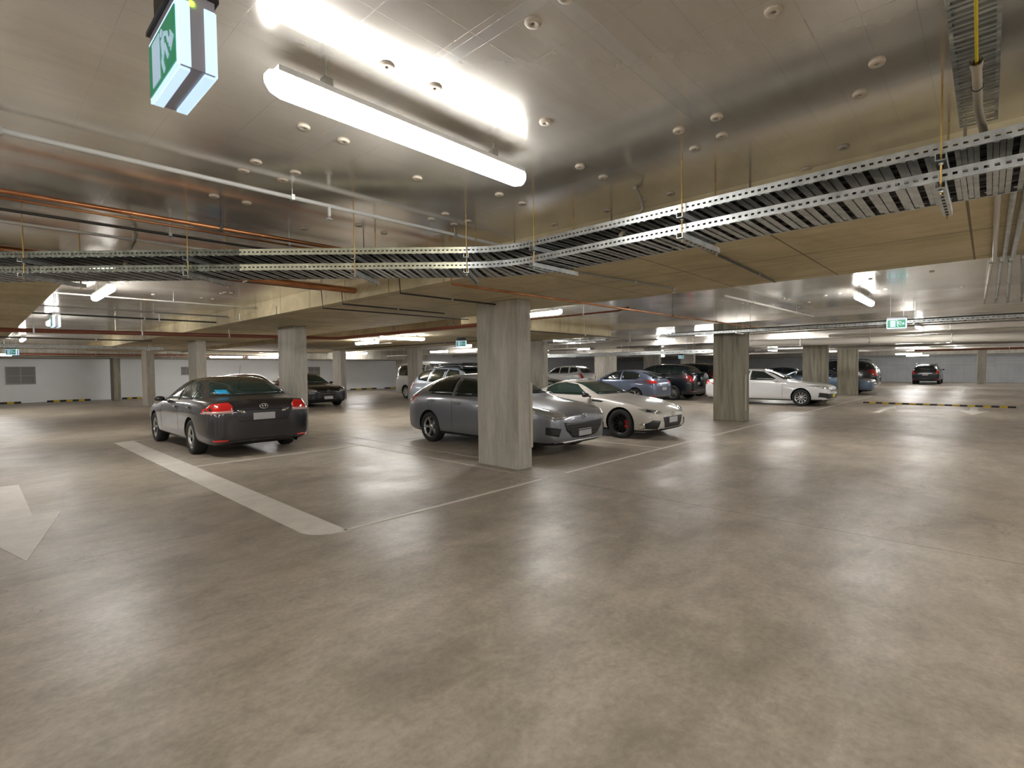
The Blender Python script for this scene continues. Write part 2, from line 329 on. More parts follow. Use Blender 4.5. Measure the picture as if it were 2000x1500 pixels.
# speed hump and wheel stops
def hump(p, q, n, wdt, h, label, cat, seg0=0, round_=False):
    p = Vector((*p, 0)); q = Vector((*q, 0)); d = (q-p)/n; u = d.normalized(); s = Vector((-u.y, u.x, 0))
    r = empty('speed_hump' if cat == 'speed hump' else 'wheel_stop', p, label=label, cat=cat)
    prof = [(-.5, 0), (-.42, .35), (-.22, .85), (0, 1), (.22, .85), (.42, .35), (.5, 0)]
    for i in range(n):
        a = d*i; b = d*(i+1); k = len(prof); vs = [a+s*(x*wdt)+Vector((0, 0, z*h)) for x, z in prof]+[b+s*(x*wdt)+Vector((0, 0, z*h)) for x, z in prof]
        m = MB(); m.add(vs, [(j, j+1, k+j+1, k+j) for j in range(k-1)]+[tuple(range(k)), tuple(range(k, 2*k))[::-1], (0, k, 2*k-1, k-1)], 'rblack' if (i+seg0) % 2 == 0 else 'yellow')
        m.build('black_section' if (i+seg0) % 2 == 0 else 'yellow_section', r)
    return r
hump((24.0, 3.87), (24.0, -.75), 21, .32, .055, 'yellow and black rubber speed hump across the right-hand aisle', 'speed hump')
for (u0, u1, n, lab) in ((-30, 40, 5, 'black and yellow wheel stop at the left edge, below the wall vent'), (91, 176, 7, 'black and yellow wheel stop along the white wall left of the stained column'), (238, 276, 4, 'black and yellow wheel stop between the two slim left columns'), (685, 735, 5, 'yellowish wheel stop at the foot of the white wall right of the black sedan'), (752, 790, 4, 'yellowish wheel stop at the foot of the wall behind the white van')):
    Y = 37.4
    xx = lambda u: on_y(u, Y)
    hump((xx(u0), Y), (xx(u1), Y), n, .16, .10, lab, 'wheel stop')

# wall vents, wall pipe
def vent(u0, u1, v0, v1, label):
    Y = Y1; xa, xb = on_y(u0, Y), on_y(u1, Y)
    k = lambda v: CH+ray((u0+u1)/2, v).z/ray((u0+u1)/2, v).y*Y
    za, zb = k(v1), k(v0)
    r = empty('wall_vent', (xa, Y, za), label=label, cat='vent'); W, H = xb-xa, zb-za
    MB().box((0, -.02, 0), (W, 0, H), 'ventd').build('backing', r)
    g = MB(); [g.box((0, -.05, H*i/14), (W, -.025, H*i/14+H*.035), 'vent') for i in range(14)]; g.build('louvres', r)
    f = MB(); [f.box(a, b, 'vent') for a, b in (((-.05, -.06, -.05), (0, 0, H+.05)), ((W, -.06, -.05), (W+.05, 0, H+.05)), ((0, -.06, -.05), (W, 0, 0)), ((0, -.06, H), (W, 0, H+.05)), ((W/2-.03, -.055, 0), (W/2+.03, 0, H)), ((0, -.055, H/2-.02), (W, 0, H/2+.02)))]; f.build('frame', r)
vent(14, 68, 718, 749, 'large grey louvred vent in the white wall at far left')
vent(357, 372, 718, 731, 'small grey vent in the white wall just left of the column over the dark sedan')
vent(604, 624, 718, 733, 'small grey vent in the white wall above the small black sedan')
tag(MB().tube([(X1-.06, -12.5, 1.56), (X1-.06, 9, 1.6)], .05, 'white', 6).build('wall_conduit'), 'long white conduit running level along the grey block wall', 'conduit')
tag(MB().tube([(X1-.08, -12.5, 2.28), (X1-.08, 9, 2.28)], .04, 'pale_pipe', 6).build('wall_conduit'), 'pale pipe running level near the top of the grey block wall', 'conduit')

# ------------------------------------------------------------------ lamps
lamp0 = None
def batten(x, y, along, label, z=2.74, L=1.5, tm='tube'):
    """fluorescent batten: rounded lit diffuser below a slim white tray, two short ceiling brackets"""
    global lamp0
    if lamp0 is None:
        r = empty('batten_light', (0, 0, 0)); h = .75
        prof = [(-.047, .035), (-.050, 0), (-.044, -.026), (-.026, -.043), (0, -.049), (.026, -.043), (.044, -.026), (.050, 0), (.047, .035)]
        k = len(prof); ends = [(-h, .55), (-h+.02, .85), (-h+.06, 1), (h-.06, 1), (h-.02, .85), (h, .55)]
        vs = [(x_, p[0]*s, .035+(p[1]-.035)*s) for x_, s in ends for p in prof]; fs = []
        for i in range(len(ends)-1):
            for j in range(k-1): fs.append((i*k+j, i*k+j+1, (i+1)*k+j+1, (i+1)*k+j))
            fs.append((i*k+k-1, i*k, (i+1)*k, (i+1)*k+k-1))
        fs += [tuple(range(k)), tuple(range((len(ends)-1)*k, len(ends)*k))[::-1]]
        MB().add(vs, fs, tm, True).build('diffuser', r)
        MB().box((-h+.03, -.05, .036), (h-.03, .05, .06), 'white').build('tray', r)
        for s in (-1, 1): MB().box((s*.5-.02, -.02, .06), (s*.5+.02, .02, .11), 'steel').build('bracket', r)
        lamp0 = r; o = r
    else: o = copy_tree(lamp0)
    tp = top_at(x, y); z = min(z, tp-.112)
    o.location = (x, y, z); o.rotation_euler = (0, 0, 0 if along == 'A' else PI/2); tag(o, label, 'ceiling light')
    if tp-z > .125:
        for s in (-.5, .5): MB().tube([(s, 0, .10), (s, 0, tp-z)], .005, 'galv', 6).build('suspension_rod', o)
    return o
_o = batten(1.58, 2.25, 'A', 'large lit fluorescent batten overhead at the top of the picture', tm='tube_dim')
lamp0 = None
batten(10.8, 1.74, 'A', 'lit batten light beyond the wide concrete soffit at right, above the long aisle')
batten(20.2, 1.72, 'A', 'short-looking lit batten light right of the hanging exit sign at right')
for x, y, a, lab in ((17.6, 7.5, 'B', 'added fill batten light above the empty bays between the stained column and the white sedan'), (26.3, 7.5, 'B', 'added fill batten light above the bays behind the white sedan'), (8.6, 13.4, 'A', 'added fill batten light under the lower slab before the silver wagon'), (17.6, 14.5, 'A', 'added fill batten light above the bays left of the pale blue hatchback')): batten(x, y, a, lab)  # battens added among the middle bays to brighten the background
for x, lab in ((12.5, 'added batten light brightening the far white wall behind the black sedan'), (17.5, 'added batten light brightening the far white wall, left of the white van')): batten(x, 33.0, 'A', lab, 2.7)  # two more battens put in to brighten the far wall
for i, x in enumerate((28, 35.5, 43, 51)): batten(x, 1.7, 'A', 'far lit batten light over the right-hand aisle, %s in line' % ('third', 'fourth', 'fifth', 'sixth')[i], )
batten(1.35, 10.15, 'B', 'lit batten light above the aisle left of the dark grey sedan')
batten(1.30, 16.7, 'B', 'lit batten light partly behind the foil reflection strip, second above the left aisle')
batten(1.28, 26.2, 'B', 'farthest lit batten light above the left aisle')
OFF = 'unseen batten light added for fill, outside the picture behind and beside the viewer'  # unseen battens added around the viewer to raise the fill light
for x, y, a in ((-6.5, 1.8, 'A'), (-5.0, 5.6, 'B'), (1.4, -2.3, 'B'), (5.6, -2.4, 'A'), (14.5, -5.5, 'A'), (-2.0, -.6, 'A'), (1.5, -4.5, 'B'), (1.5, -10.5, 'B'), (10.6, -6.5, 'A'), (19.6, -6.5, 'A'), (-6.5, -6.5, 'A'), (-7, 12, 'B'), (-7, 22, 'B'), (28, -7, 'A'), (36, -7, 'A'), (44, -7, 'A')):
    o = batten(x, y, a, OFF); o['group'] = 'added fill lights outside the picture'
p = at(1046, 618, 2.7); batten(p.x, p.y, 'B', 'lit batten light directly right of the top of the foreground column')
p = at(725, 655, 2.74); batten(p.x, p.y+.3, 'B', 'lit batten light seen under the soffit between the two middle columns')
batten(16.7, 22.6, 'B', 'lit batten light above the silver wagon roof bars', 2.5)
batten(20.4, 24.5, 'B', 'lit batten light far behind the silver wagon')
batten(10.7, 30.5, 'A', 'lit batten light near the far wall right of the dark sedan aerial', 2.3)
batten(8.9, 30.5, 'A', 'lit batten light near the far wall, left one of a pair above the dark sedan', 2.3)
batten(.4, 30, 'A', 'lit batten light near the left exit sign', 2.3)
batten(-1.4, 30, 'A', 'lit batten light near the far wall left of the stained column', 2.35)
batten(19.6, 10.5, 'A', 'lit batten light behind the foreground column, over the middle aisle')
batten(33.5, 18.6, 'A', 'lit batten light above the pale blue hatchback', 2.5)
batten(29.5, 22.5, 'A', 'lit batten light above the distant white four-wheel drive', 2.5)
batten(31.5, 9.8, 'A', 'lit batten light behind the white sedan roof', 2.5)
batten(45, 10.5, 'B', 'lit batten light farther behind the white sedan roof', 2.5)
batten(40, 22, 'A', 'lit batten light in the far middle distance', 2.6)
batten(42.5, 4.2, 'B', 'lit batten light left of the far dark hatchback', 2.3); batten(50.5, 4.4, 'B', 'lit batten light above the far dark hatchback', 2.3)
batten(50.5, -3.5, 'B', 'lit batten light right of the thin far column', 2.3); batten(30, 27, 'A', 'lit batten light in the far middle, beyond the white van', 2.6)

# exit signs
def exit_sign(x, y, z, label, drop, rz=0, s=1.):
    """box sign: legend faces on -x and +x, narrow lit ends, hanging from a dark plate"""
    r = empty('exit_sign', (x, y, z), rz, label=label, cat='exit sign'); W, T, H = .33, .10, .215
    MB().box((-T/2+.004, -W/2, 0), (T/2-.004, W/2, H), 'exitgrey').build('housing', r)
    for sx in (-1, 1):
        g = MB().box((sx*(T/2-.003)-.003, -W/2, -.004), (sx*(T/2-.003)+.003, W/2, H-.03), 'exitlit').build('rim', r)
        p = MB().box((sx*(T/2+.001)-.002, -W/2+.012, .01), (sx*(T/2+.001)+.002, W/2-.012, H-.045), 'exitgreen').build('legend_face', r)
        q = MB(); X = sx*(T/2+.004)
        def poly(pts): # (y, z) in the face
            n = len(pts); q.add([(X-.001, a, b) for a, b in pts]+[(X+.001, a, b) for a, b in pts], [tuple(range(n)), tuple(range(n, 2*n))[::-1]]+[(i, (i+1) % n, n+(i+1) % n, n+i) for i in range(n)], 'exitwhite')
        poly([(.015, .022), (.105, .022), (.105, .158), (.015, .158)]) # doorway
        poly([(-.01+.0125*math.cos(t*PI/4), .147+.0125*math.sin(t*PI/4)) for t in range(8)])   # running figure
        poly([(-.045, .085), (-.015, .08), (-.005, .125), (-.035, .132)]); poly([(-.04, .095), (-.075, .045), (-.088, .052), (-.055, .1)])
        poly([(-.02, .085), (-.005, .06), (-.03, .02), (-.045, .028), (-.025, .06), (-.04, .08)]); poly([(-.035, .128), (-.07, .115), (-.08, .09), (-.09, .094), (-.08, .125), (-.04, .14)])
        poly([(-.145, .085), (-.11, .115), (-.11, .098), (-.095, .098), (-.095, .072), (-.11, .072), (-.11, .055)])
        q.build('running_figure', r)
    for sy in (-1, 1):   # lit end cheeks with a grey wedge between
        for sx in (-1, 1): MB().prism([(0, 0)]*0 or [(sx*.018, sy*(W/2)), (sx*.046, sy*(W/2)), (sx*.046, sy*(W/2+.004)), (sx*.018, sy*(W/2+.004))], .0, H-.03, 'exitlit').build('lit_edge', r)
    for sx in (-1, 1): MB().box((min(sx*.018, sx*.044), -W/2+.01, -.008), (max(sx*.018, sx*.044), W/2-.01, 0), 'exitlit').build('lit_strip', r)
    MB().lathe([(0, -.003), (.007, -.003), (.007, 0)], 'led', 'y', 10, (-.012, -W/2-.001, H-.03)).build('indicator', r)
    MB().box((-T/2-.006, -W/2-.008, H), (T/2+.006, W/2+.008, H+.012), 'black').build('top_plate', r)
    if drop < .3: MB().box((-T/2+.01, -W/2+.03, H+.012), (T/2-.01, W/2-.03, H+.012+drop), 'dsteel').build('mounting_box', r)
    else:
        for sy in (-1, 1): MB().tube([(0, sy*.11, H+.01), (0, sy*.11, H+.012+drop)], .006, 'galv', 6).build('hanging_rod', r)
exit_sign(.468, 1.94, 2.44, 'hanging running-man exit sign close overhead at top left', HC-2.44-.215-.012)
exit_sign(12.4, 1.43, 2.30, 'green running-man exit sign hanging over the long aisle at right', HC-2.30-.227)
exit_sign(.98, 12.0, 2.33, 'hanging exit sign seen edge-on beside the second lamp of the left aisle', HC-2.33-.227)
exit_sign(.95, 24.6, 2.16, 'small bright green exit sign above the white wall at far left', HC-2.16-.227, PI/4)
exit_sign(10.9, 13.5, 2.31, 'small green exit sign seen between the foreground column and the silver wagon roof', HS-2.31-.227, .6)
exit_sign(31.2, 15.6, 2.12, 'tiny exit sign above the black four-wheel drive', 2.64-2.12-.227, .5)

# ------------------------------------------------------------------ cable trays
def offs(path, o):
    out = []
    for i, p in enumerate(path):
        d = (path[min(i+1, len(path)-1)]-path[max(i-1, 0)]).normalized(); out.append(p+Vector((-d.y, d.x, 0))*o)
    return out
def resample(path, step):
    out = [path[0].copy()]; acc = 0
    for a, b in zip(path, path[1:]):
        L = (b-a).length; t = step-acc
        while t <= L: out.append(a.lerp(b, t/L)); t += step
        acc = (L-(t-step))
    return out
def tray(path, wd, z, H, label, hole=.038, slat=.118, side=1, ymat=None, cable=True, rods=()):
    """perforated side rails (real holes) and a ribbed base; path = near rail line, side = +1 left of path"""
    r = empty('cable_tray', (path[0].x, path[0].y, z), label=label, cat='cable tray'); o = path[0].copy()
    P = resample(path, hole/2); P = [p-o for p in P]
    for k, off in enumerate((0, wd)):
        q = offs(P, off*side); mb = MB()
        for i in range(len(q)-1):
            a, b = q[i], q[i+1]; mm = 'galv'
            if ymat: mm = ymat(o+a) or mm
            zz = [0, H*.38, H*.62, H]
            for j in range(3):
                if j == 1 and i % 2 == 0: continue
                mb.add([(a.x, a.y, zz[j]), (b.x, b.y, zz[j]), (b.x, b.y, zz[j+1]), (a.x, a.y, zz[j+1])], [(0, 1, 2, 3)], mm)
            d = (b-a).normalized(); n = Vector((-d.y, d.x, 0))*side*(1 if k == 0 else -1)*.014
            for zf in (0, H): mb.add([(a.x, a.y, zf), (b.x, b.y, zf), (b.x+n.x, b.y+n.y, zf), (a.x+n.x, a.y+n.y, zf)], [(0, 1, 2, 3)], mm)
        ob = mb.build('side_rail', r); sd = ob.modifiers.new('thick', 'SOLIDIFY'); sd.thickness = .0016
    S = resample(path, slat/5); S = [p-o for p in S]; A = offs(S, .002*side); B = offs(S, (wd-.002)*side); mb = MB()
    for i in range(len(S)-1):
        k = i % 5
        if k == 4: continue
        up = .006 if k % 2 else 0
        a0, a1, b0, b1 = A[i], A[i].lerp(A[i+1], .9), B[i], B[i].lerp(B[i+1], .9)
        v = [(a0.x, a0.y, up-.004), (a1.x, a1.y, up-.004), (b1.x, b1.y, up-.004), (b0.x, b0.y, up-.004)]; v += [(x, y, z_+.003) for x, y, z_ in v]
        mb.add(v, [(0, 1, 2, 3), (7, 6, 5, 4), (0, 4, 5, 1), (1, 5, 6, 2), (2, 6, 7, 3), (3, 7, 4, 0)], 'galv')
    mb.build('ribbed_base', r)
    for t in rods:   # suspension rods in pairs up to the soffit
        q = path[0].lerp(path[-1], t); d = (path[-1]-path[0]).normalized(); nn = Vector((-d.y, d.x, 0))*side
        for k in (-.03, wd+.03):
            g = q+nn*k; MB().tube([g-o+Vector((0, 0, -.03)), g-o+Vector((0, 0, top_at(g.x, g.y)-z-.002))], .005, 'galv', 5).build('threaded_rod', r)
        MB().obox(q+nn*wd/2-o+Vector((0, 0, -.02)), nn*(wd/2+.05), d*.02, Vector((0, 0, .012)), 'galv').build('strut_channel', r)
    if cable:
        C = resample(path, .25); C = [p-o for p in C]; mb = MB()
        for j in range(9):
            rr = random.uniform(.010, .018); f = (j+.7)/9.6
            q = offs(C, wd*f*side); ph = random.random()*6; q = [Vector((p.x, p.y, .012+rr+.004*math.sin(i*.7+ph))) for i, p in enumerate(q)]
            mb.tube(q, rr, 'cable' if j % 3 else 'cable_grey', 6)
        tag(mb.build('cable_bundle', r), 'dark cables lying in the tray')
    return r
def bendpath(a, c, b, rad=.9, n=14):
    a, c, b = Vector(a), Vector(c), Vector(b); u = (a-c).normalized(); v = (b-c).normalized(); ang = u.angle(v); t = rad/math.tan(ang/2)
    p, q = c+u*t, c+v*t; return [a]+[(p*(1-s)**2+c*2*s*(1-s)+q*s*s) for s in [i/n for i in range(n+1)]]+[b]
LD = Vector((-.652, .758, 0)); cornr = Vector((3.1, 3.24, 0)); lend = cornr+LD*9.5
pth = bendpath((3.1, -5.5, 0), cornr, lend)
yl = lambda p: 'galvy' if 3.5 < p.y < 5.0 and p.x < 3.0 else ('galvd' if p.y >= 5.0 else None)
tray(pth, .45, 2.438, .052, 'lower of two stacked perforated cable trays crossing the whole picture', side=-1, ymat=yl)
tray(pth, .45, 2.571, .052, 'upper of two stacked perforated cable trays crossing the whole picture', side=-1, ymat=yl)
# trapeze hangers
def hanger(p, d, label):
    n = Vector((d.y, -d.x, 0)); r = empty('trapeze_hanger', (p.x, p.y, 0), label=label, cat='hanger')
    for off in (-.03, .50): MB().tube([n*off+Vector((0, 0, 2.365)), n*off+Vector((0, 0, top_at((p+n*off).x, (p+n*off).y)))], .005, 'rod', 6).build('threaded_rod', r)
    for z in (2.405, 2.537):
        m = MB(); c = n*.235+Vector((0, 0, z)); m.obox(c+Vector((0, 0, -.016)), n*.30, d*.0205, Vector((0, 0, .0015)), 'galv')
        for s in (-1, 1): m.obox(c+d*.02*s, n*.30, d*.0015, Vector((0, 0, .017)), 'galv')
        for k in range(9): m.obox(c+n*(-.26+.065*k)+Vector((0, 0, -.0182)), n*.016, d*.007, Vector((0, 0, .0006)), 'cable')
        m.build('strut_channel', r)
        b = MB(); b.lathe([(.0, -.03), (.011, -.03), (.011, -.02), (0, -.02)], 'galv', 'z', 6, n*-.03+Vector((0, 0, z))); b.build('nut', r)
for u, lab in ((1837, 'trapeze hanger under the stacked trays at upper right'), (1336, 'trapeze hanger on the straight right run of the stacked trays'), (1047, 'trapeze hanger at the bend of the stacked trays')):
    hanger(Vector((3.1, on_x(u, 3.1, 440), 0)), Vector((0, 1, 0)), lab)
for u, lab in ((912, 'trapeze hanger just left of the bend, above the foreground column'), (693, 'trapeze hanger above the middle of the yellowish tray run'), (373, 'trapeze hanger of the left tray run above the dark grey sedan'), (55, 'trapeze hanger of the tray run at the left edge')):
    d = ray(u, 505); best = min((cornr+LD*t*.02 for t in range(0, 470)), key=lambda p: abs(p.x/p.y-d.x/d.y)); hanger(best, LD, lab)
# small overhead tray with conduit and yellow cable, top right
tray([Vector((.3, -.02, 0)), Vector((3.55, -.02, 0))], .155, 2.83, .045, 'narrow ribbed cable tray running away overhead at top right', hole=.05, slat=.075, side=1, cable=False, rods=(.2,))
r = empty('grey_conduit', (2.75, .055, 2.80), label='short grey plastic conduit elbow hanging below the narrow tray at top right', cat='conduit')
q = [(0, 0, .0), (.25, 0, 0), (.5, .0, -.005), (.62, -.01, -.02), (.70, -.02, -.06), (.74, -.04, -.11)]
MB().tube(q, .018, 'pvc', 12, cap=False).build('elbow_pipe', r); MB().tube([(0, 0, .0), (.05, 0, .0)], .022, 'pvc', 12, cap=False).build('socket', r)
MB().lathe([(.02, 0), (.023, .004), (.02, .008)], 'cable', 'x', 12, (.25, 0, 0)).build('cable_tie', r)
tag(MB().tube([(.5, .05, 2.812), (2.3, .05, 2.812), (2.6, .053, 2.808), (2.85, .055, 2.80)], .006, 'cabley', 6).build('yellow_cable'), 'yellow cable strapped under the narrow tray, entering the grey conduit', 'cable')
# farther trays
tray([Vector((13.4, -8, 0)), Vector((13.4, 7.4, 0))], .4, 2.46, .07, 'dark-edged perforated cable tray crossing in front of the green-stained column', hole=.08, slat=.2, side=-1, rods=(.1, .35, .6, .85))
tag(MB().tube([(13.37, y, 2.535+.003*math.sin(y*2)) for y in [-8+i*.5 for i in range(31)]], .014, 'cable', 6).build('black_cable'), 'black cable strapped along the top of the far perforated tray', 'cable')
tray([Vector((14.5, 10.1, 0)), Vector((14.5, 13.6, 0))], .3, 2.5, .05, 'short dark cable tray seen right of the foreground column', hole=.2, slat=.3, side=-1, rods=(.2, .8))
tray([Vector((21.5, 9.3, 0)), Vector((21.5, 21, 0))], .6, 2.16, .16, 'bright galvanised cable tray above the pale blue hatchback', hole=.3, slat=.5, side=-1, cable=False, rods=(.1, .4, .7, .95))
tray([Vector((0.1, 24, 0)), Vector((5.0, 24, 0))], .3, 2.40, .09, 'shiny galvanised tray near the far wall left of the slim columns', hole=.3, slat=.4, side=1, cable=False, rods=(.1, .9))

# ------------------------------------------------------------------ pipes
def pipe(pts, r, m, label, name='pipe', cat='pipe', clips=0, n=8, clipm='galv'):
    pts = [Vector(p) for p in pts]; o = pts[0].copy(); e = empty(name, o, label=label, cat=cat); q = [p-o for p in pts]
    MB().tube(q, r, m, n).build('run', e)
    clips = clips or 2
    if clips:
        a = max(range(len(q)-1), key=lambda i: (q[i+1]-q[i]).length); A, B = q[a], q[a+1]; d = (B-A).normalized()
        for i in range(clips):
            c = A.lerp(B, (i+.5)/clips); top = top_at((c+o).x, (c+o).y)-o.z-.002
            m_ = MB(); m_.obox(c, d*.012, d.cross(Vector((0, 0, 1)))*(r+.004), Vector((0, 0, r+.004)), clipm)
            if c.z < top-.02: m_.tube([c+Vector((0, 0, r)), Vector((c.x, c.y, top))], .004, clipm, 5)
            m_.build('pipe_clip', e)
    return e
def sprinkler(x, y, z, label, L=.07):
    r = empty('sprinkler_head', (x, y, z), label=label, cat='sprinkler')
    MB().tube([(0, 0, 0), (0, 0, -L)], .012, 'white', 8).build('drop', r); MB().lathe([(0, 0), (.028, 0), (.02, .006), (0, .006)], 'white', 'z', 12, (0, 0, -L-.022)).build('deflector', r)
    m = MB(); m.tube([(0, 0, -L), (.012, 0, -L-.012), (0, 0, -L-.02)], .003, 'white', 5); m.tube([(0, 0, -L), (-.012, 0, -L-.012), (0, 0, -L-.02)], .003, 'white', 5); m.build('frame', r)
pipe([(-3.5, 4.08, 2.835), (3.78, 3.83, 2.825)], .016, 'white', 'straight white pipe slanting across the ceiling from the left edge', clips=5)
p = at(643, 405, 2.81); sprinkler(p.x, p.y, 2.81, 'white sprinkler head hanging under the slanting white pipe')
pipe([(-3, 4.98, 2.745), (3.3, 4.83, 2.745), (3.66, 4.82, 2.745)], .018, 'copper', 'bright copper pipe running under the ceiling at left, nearer of a pair', clips=5, clipm='dsteel')
pipe([(-3, 5.25, 2.765), (3.75, 5.1, 2.765)], .010, 'copper', 'thinner copper pipe beside the bright copper pipe at left', clips=0)
pipe([(-3, 5.75, 2.785), (3.75, 5.5, 2.785)], .012, 'dsteel', 'thin dark pipe just beyond the copper pair at left', clips=4, clipm='white')
pipe([(-2, 7.25, 2.745), (3.76, 7.12, 2.725)], .045, 'copper', 'thick orange-brown pipe ending at the soffit edge, seen below the trays')
pipe([(-2, 6.4, 2.835), (2.1, 6.25, 2.835)], .014, 'pale_pipe', 'thin pale pipe above the left tray run')
pipe([(-2.5, 8.1, 2.835), (3.1, 8.1, 2.835), (3.72, 8.1, 2.835), (3.74, 8.1, 2.55), (6.65, 8.0, 2.55)], .011, 'dsteel', 'thin dark pipe dropping over the soffit edge near the middle, lowest of three', clips=2)
pipe([(2.9, 7.4, 2.785), (3.70, 7.4, 2.785), (3.72, 7.4, 2.55), (5.6, 7.4, 2.55)], .012, 'dsteel', 'thin dark pipe dropping over the soffit edge, middle one of three', clips=1)
pipe([(3.0, 5.84, 2.785), (3.70, 5.84, 2.785), (3.72, 5.84, 2.55), (5.38, 5.82, 2.55)], .012, 'dsteel', 'thin dark pipe dropping over the soffit edge, nearest of three, ending at the foreground column', clips=1)
pipe([(3.72, 4.80, 2.745), (3.74, 4.78, 2.55), (8, 4.70, 2.55), (13.9, 4.54, 2.55)], .016, 'copper', 'red-brown copper pipe passing behind the top of the foreground column', clips=3, clipm='dsteel')
pipe([(7.5, 8.0, 2.55), (7.5, 4.95, 2.55), (7.5, 4.72, 2.60)], .018, 'redpipe', 'red-brown branch pipe right of the foreground column')
pipe([(3.85, 1.88, 2.585), (6.5, 2.0, 2.585)], .011, 'dsteel', 'thin dark conduit fixed under the broad soffit at right', clips=2)
pipe([(4.1, 3.4, 2.585), (4.5, 3.35, 2.585), (6.1, 3.15, 2.585)], .010, 'steel', 'short thin pipe under the soffit right of the tray bend', clips=1); sprinkler(6.1, 3.15, 2.60, 'sprinkler head under the concrete soffit right of the tray bend', .05)
pipe([(8.6, 3.5, 2.785), (13.9, 3.35, 2.785)], .022, 'pale_pipe', 'short pale pipe above the green-stained column')
pipe([(-3.4, 14.75, 2.36), (6.85, 14.35, 2.47), (7.0, 14.2, 2.47), (7.0, 7.7, 2.47)], .045, 'redpipe', 'long red-brown pipe crossing the left half and turning behind the foreground column', clips=6)
for i, (y, z, rr, m, lab) in enumerate(((11.1, 2.80, .012, 'pale_pipe', 'thin pale pipe below the first lamp of the left aisle'), (12.6, 2.73, .014, 'steel', 'thin brownish pipe beyond the first lamp of the left aisle'), (13.4, 2.66, .016, 'dsteel', 'dark pipe running level above the dark grey sedan, left part'), (16.6, 2.55, .014, 'steel', 'thin pipe just behind the long red-brown pipe'), (19.6, 2.5, .018, 'dsteel', 'dark pipe beyond the long red-brown pipe'), (25.6, 2.44, .035, 'pale_pipe', 'pale grey pipe near the far wall at left'), (32.6, 2.40, .035, 'redpipe', 'brown pipe just above the white wall'), (33.6, 2.34, .02, 'dsteel', 'dark pipe at the top edge of the white wall'))):
    pipe([(-4, y, z), (3.7 if i < 5 else 12, y-.1, z)], rr, m, lab, clips=3 if i < 5 else 5)
for x, y, lab in ((2.5, 12.5, 'white sprinkler drop above the left aisle'), (3.55, 11.3, 'white sprinkler drop at the soffit edge above the dark grey sedan'), (3.6, 9.6, 'white sprinkler drop at the soffit edge, nearer of two')): sprinkler(x, y, 2.70, lab, .12)
pipe([(21.7, -12, 2.20), (21.7, 9.2, 2.56)], .135, 'pale_pipe', 'large pale drain pipe running level across the right side above the white sedan', name='drain_pipe', clips=9, n=16)
pipe([(17.5, -9, 2.66), (17.5, 6.3, 2.66)], .022, 'steel', 'thin pipe between the perforated tray and the large drain pipe'); pipe([(27, -12, 2.4), (27, 9, 2.42)], .05, 'steel', 'grey pipe behind the large drain pipe')
pipe([(19.5, -9, 2.5), (19.5, 4.2, 2.58)], .05, 'pale_pipe', 'pale pipe just above the large drain pipe at right'); pipe([(33.0, -12, 2.3), (33.0, 3, 2.3)], .05, 'redpipe', 'brown pipe below the large drain pipe at far right')
pipe([(14.0, 9.3, 2.53), (7.1, 9.3, 2.56)], .012, 'dsteel', 'thin dark pipe along the face of the lower slab right of the foreground column')
for i, (y, z, rr, m) in enumerate(((-.03, 2.575, .018, 'pale_pipe'), (-.10, 2.575, .018, 'galv'), (-.16, 2.575, .02, 'galv'), (-.25, 2.575, .016, 'steel'), (-.36, 2.575, .02, 'pale_pipe'))):
    pipe([(1.0, y-.12, 2.74), (3.6, y-.10, 2.74), (3.74, y, z), (6.68, y, z), (7.1, y, 2.8), (14.0, y-.12*(i-1), 2.83)], rr, m, 'conduit running away overhead at the right edge, %s from the left of five' % ('first', 'second', 'third', 'fourth', 'fifth')[i], name='conduit', cat='conduit', clips=3)
for i, (x, z, y0, y1, rr, m, lab) in enumerate(((18.0, 2.66, 10, 17.8, .03, 'steel', 'pipe in the far middle, left of the foreground column'), (19.2, 2.5, 15, 32, .03, 'pale_pipe', 'pale pipe in the far middle behind the silver wagon'), (12.0, 2.56, 14, 25, .02, 'dsteel', 'dark pipe under the lower slab behind the silver wagon'), (10.4, 2.56, 17, 30.2, .025, 'pale_pipe', 'bright thin pipe above the small black sedan'), (26.2, 2.35, 9, 26, .05, 'steel', 'pipe beyond the bright galvanised tray'))):
    pipe([(x, y0, z), (x, y1, z)], rr, m, lab, clips=3)
# hanging flex conduits dropping into the near trays
for pts, lab in (((at(1240, 366, HC), at(1252, 388, 2.84), at(1256, 408, 2.77), at(1236, 428, 2.70), at(1212, 460, 2.53)), 'grey flexible conduit dropping from the ceiling into the trays right of the bend'), ((at(259, 442, HC), at(266, 458, 2.85), at(262, 470, 2.80), at(250, 492, 2.68), at(243, 522, 2.52)), 'grey flexible conduit dropping into the left tray run')):
    tag(MB().tube(pts, .016, 'pvc', 8).build('flexible_conduit'), lab, 'conduit')

